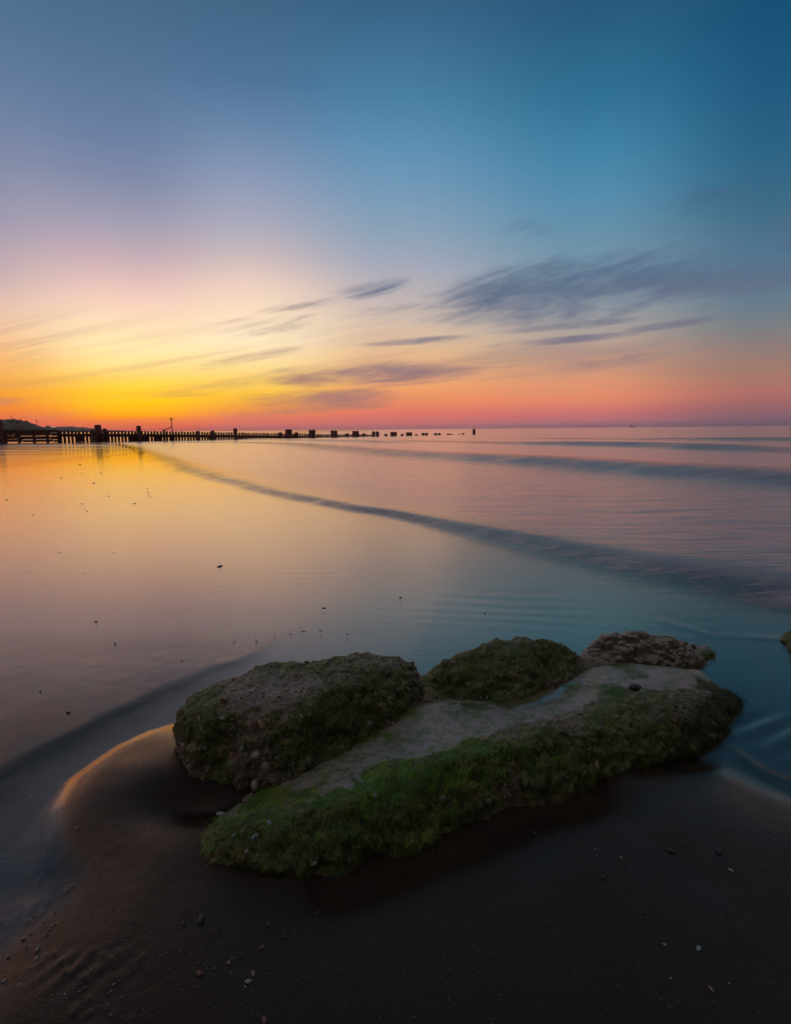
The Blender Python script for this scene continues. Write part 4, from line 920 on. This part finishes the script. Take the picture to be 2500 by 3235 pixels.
# ship hull-down on the horizon
Yd = 3000; d = ray(2001, 1349.5); X_ = d.x * Yd / d.y
ship = empty('ship', (X_, Yd, 0.0), 'tiny distant ship with raised bridge on the right horizon', 'ship')
M_ship = simple_mat('ship_paint', (0.06, 0.05, 0.055), 0.6, 0.2, 0.2, 0.1)
hullm = loft([[np.array(v) for v in ((-14, -2.6, -1), (-14, 2.6, -1), (-15, 3, 2.6), (-15, -3, 2.6))], [np.array(v) for v in ((6, -2.6, -1), (6, 2.6, -1), (7, 3, 2.2), (7, -3, 2.2))], [np.array(v) for v in ((13, -.2, -1), (13, .2, -1), (16, .4, 3.2), (16, -.4, 3.2))]]); obj('hull', hullm, M_ship, ship)
for nm, c, hs_ in (('bridge', (-10, 0, 5), (2.6, 2.2, 2.8)), ('funnel', (-13, 0, 5), (.8, .8, 3.0)), ('mast', (-9.5, 0, 12), (.45, .45, 5.5)), ('foremast', (10, 0, 5), (.3, .3, 2.6))):
    V_, Q_ = box_arrays([(c, (hs_[0], 0, 0), (0, hs_[1], 0), (0, 0, hs_[2]))]); me = bpy.data.meshes.new(nm); me.from_pydata([tuple(v) for v in V_], [], [tuple(int(i) for i in q) for q in Q_]); obj(nm, me, M_ship, ship)

# ------------------------------------------------------------------ pebbles and weed scraps lying on the sand
def zg(x_, y_):
    a = np.array([[x_]]), np.array([[y_]])
    return float(sand_z(*a)[0, 0])
def loose(px, py, spx, kind, lab, group=None, cat='pebble', name='pebble', flat=.62, sink=.25):
    x_, y_ = G(px, py, 0.0); z_ = max(zg(x_, y_), ZW - 0.003)
    x_, y_ = G(px, py, z_); dpt = Vector((x_, y_, z_ - EYE)).dot(F); s = spx / FPX * dpt * .5
    o = obj(name, peb_me[(kind, int(rng.integers(4)))], None, None, label=lab, category=cat, group=group)
    q = rng.random() * 6.28
    mt = Matrix.Rotation(q, 4, 'Z') @ Matrix.Diagonal((s * rng.uniform(1, 1.35), s * rng.uniform(.75, 1.0), s * flat, 1)); mt.translation = (x_, y_, z_ + s * flat * (0.72 - sink)); o.matrix_local = mt
    return o
named = [
 (695,1791,14,'dark','dark pebble alone on the glossy sand left of picture middle'),(1266,1890,11,'dark','dark pebble in the shallow water above the left rock block'),(1024,1923,11,'dark','dark pebble on wet sand above the left rock block'),(1532,1939,10,'dark','small dark pebble in shallow water above the middle rock hump'),
 (304,1966,13,'dark','dark pebble with trailing wake mark on left sand'),(364,2034,10,'dark','dark pebble just below the one with a wake on left sand'),(593,1928,8,'dark','small dark pebble on the sand right of the wake-marked pebble'),(216,2252,12,'dark','dark pebble beside the scarp edge of the channel'),(128,2186,8,'dark','tiny dark pebble higher on the left sand above the channel'),(575,2088,7,'dark','tiny dark pebble on sand just above the channel head'),
 (243,2617,10,'rose','pale rose pebble on the mound left of the rock'),(100,2518,9,'grey','grey pebble in the shallow channel at far left'),(74,2968,14,'grey','grey pebble in the dark lower left sand'),(118,3002,16,'grey','pale capped pebble in the lower left sand, upper of two'),(116,3030,15,'grey','pale capped pebble in the lower left sand, lower of two'),(25,3024,16,'rose','reddish pebble near the left edge low in the picture'),(14,3100,14,'grey','grey pebble at the left edge near the bottom corner'),(62,3112,12,'grey','small grey pebble near the bottom left corner'),
 (637,2905,26,'dark','broad flat black stone in the sand below the rock lobe'),(580,2918,14,'dark','narrow black pebble left of the broad flat black stone'),(850,2920,20,'dark','oval black pebble below the left rock lobe'),(897,2960,14,'dark','angular black pebble lower right of the oval one'),(1003,2885,13,'dark','round black pebble under the rock front'),(830,2993,12,'brown','small brown pebble low in the foreground'),(723,3043,18,'rose','pinkish shell-like pebble in the foreground sand'),(630,3077,18,'red','dark red pebble low in the foreground'),(800,3077,14,'rose','pale rose pebble low in the foreground'),(785,3102,15,'bluish','bluish pebble below the pale rose one'),(975,3100,12,'dark','thin black pebble at low centre'),(836,3225,18,'red','red pebble at the bottom picture edge'),
 (1690,2634,15,'dark','dark forked scrap of weed on sand right of the rock front'),(1905,2773,14,'dark','thin black pebble on the right foreground sand'),(2120,2690,20,'dark','flat dark stone on the right sand, left of two'),(2272,2690,20,'dark','flat dark stone on the right sand, right of two'),(2425,2628,12,'dark','dark pebble near the right edge'),(2038,2885,14,'dark','black pebble low on the right sand'),(2310,2750,10,'pale','tiny white shell on the right sand'),(1880,2682,7,'pale','tiny white shell fleck right of the rock front'),(2247,3126,16,'rose','pale brown shell near the bottom right'),(2208,2998,16,'bluish','bluish flat shell low on the right sand'),(2100,2985,10,'tan','thin tan shell low on the right sand'),
]
for px, py, sp_, k, lab in named: loose(px, py, sp_, k, lab)
# the stone resting on the rock's right ledge
loc, nn, ix, dd = hit(2005, 2190)
if loc is not None:
    o = obj('stone', peb_me[('dark', 1)], None, None, label='single black stone resting on the sandy right part of the rock', category='stone'); mt = Matrix.Diagonal((.028, .020, .016, 1)); zs_ = float(SZ[np.argmin(np.abs(sy_ - loc.y)), np.argmin(np.abs(sx_ - loc.x))]); mt.translation = Vector((loc.x, loc.y, max(loc.z, zs_) + .008)); o.matrix_local = mt
# many look-alike specks
def scatter(n, x0, x1, y0, y1, smin, smax, ks, lab, group, pw_=1.0):
    cl = [(rng.uniform(x0, x1), rng.uniform(y0, y1)) for _ in range(max(3, n // 9))]
    for i in range(n):
        py = y0 + (y1 - y0) * rng.random() ** pw_; px = rng.uniform(x0, x1)
        if rng.random() < 0.6:
            c_ = cl[int(rng.integers(len(cl)))]; px = float(np.clip(c_[0] + rng.normal() * (x1 - x0) * .07, x0, x1)); py = float(np.clip(c_[1] + rng.normal() * (y1 - y0) * .06, y0, y1))
        k_ = ks[int(rng.integers(len(ks)))]
        loose(px, py, smin + (smax - smin) * rng.random() ** 2.2, k_, lab.replace('pebble', {'dark': 'black', 'rose': 'pinkish'}.get(k_, k_) + ' pebble'), group)
scatter(60, 5, 520, 1460, 1700, 2.4, 7.0, ['dark', 'brown'], 'small pebble on the shining sand below the groyne', 'dark pebbles on the far left sand')
scatter(26, 60, 450, 1690, 1920, 2.6, 8.0, ['dark', 'brown'], 'small pebble on the golden sand at mid left', 'dark pebbles on the mid left sand')
scatter(18, 640, 1320, 1985, 2045, 5, 10, ['tan', 'grey'], 'small pebble in the wet sand just behind the rock', 'pale pebbles behind the rock')
scatter(14, 880, 1200, 1850, 1990, 3, 6, ['dark', 'grey'], 'tiny pebble on wet sand well behind the rock', 'tiny pebbles on the wet middle sand')
scatter(60, 5, 420, 2880, 3220, 4, 9, ['grey', 'dark', 'brown', 'dark'], 'small pebble in the dark gritty sand at lower left', 'pebbles in the lower left gritty sand')
scatter(34, 480, 1000, 2860, 3160, 3.5, 8, ['dark', 'brown', 'grey', 'dark'], 'small pebble in the dark sand below the rock', 'pebbles in the sand below the rock')
scatter(22, 1700, 2450, 2640, 3160, 4, 9, ['dark', 'dark', 'tan'], 'small pebble on the dark right foreground sand', 'pebbles in the right foreground sand')

# ------------------------------------------------------------------ evening haze
hv, hq = box_arrays([((0, 0, 13), (9600, 0, 0), (0, 9600, 0), (0, 0, 21))])
me = bpy.data.meshes.new('haze'); me.from_pydata([tuple(v) for v in hv], [], [tuple(int(i) for i in q) for q in hq]); me.update()
hm = bpy.data.materials.new('haze'); hm.use_nodes = True; hm.node_tree.nodes.clear(); H = NT(hm.node_tree)
pv = H.n('VolumePrincipled', {'Color': (0.95, 0.92, 0.92, 1), 'Density': 0.00007, 'Anisotropy': 0.6})
H.L.new(pv.outputs[0], H.n('OutputMaterial').inputs['Volume'])
obj('haze', me, hm, kind='stuff', label='thin evening haze over the sea and shore')
scene.cycles.volume_bounces = 0
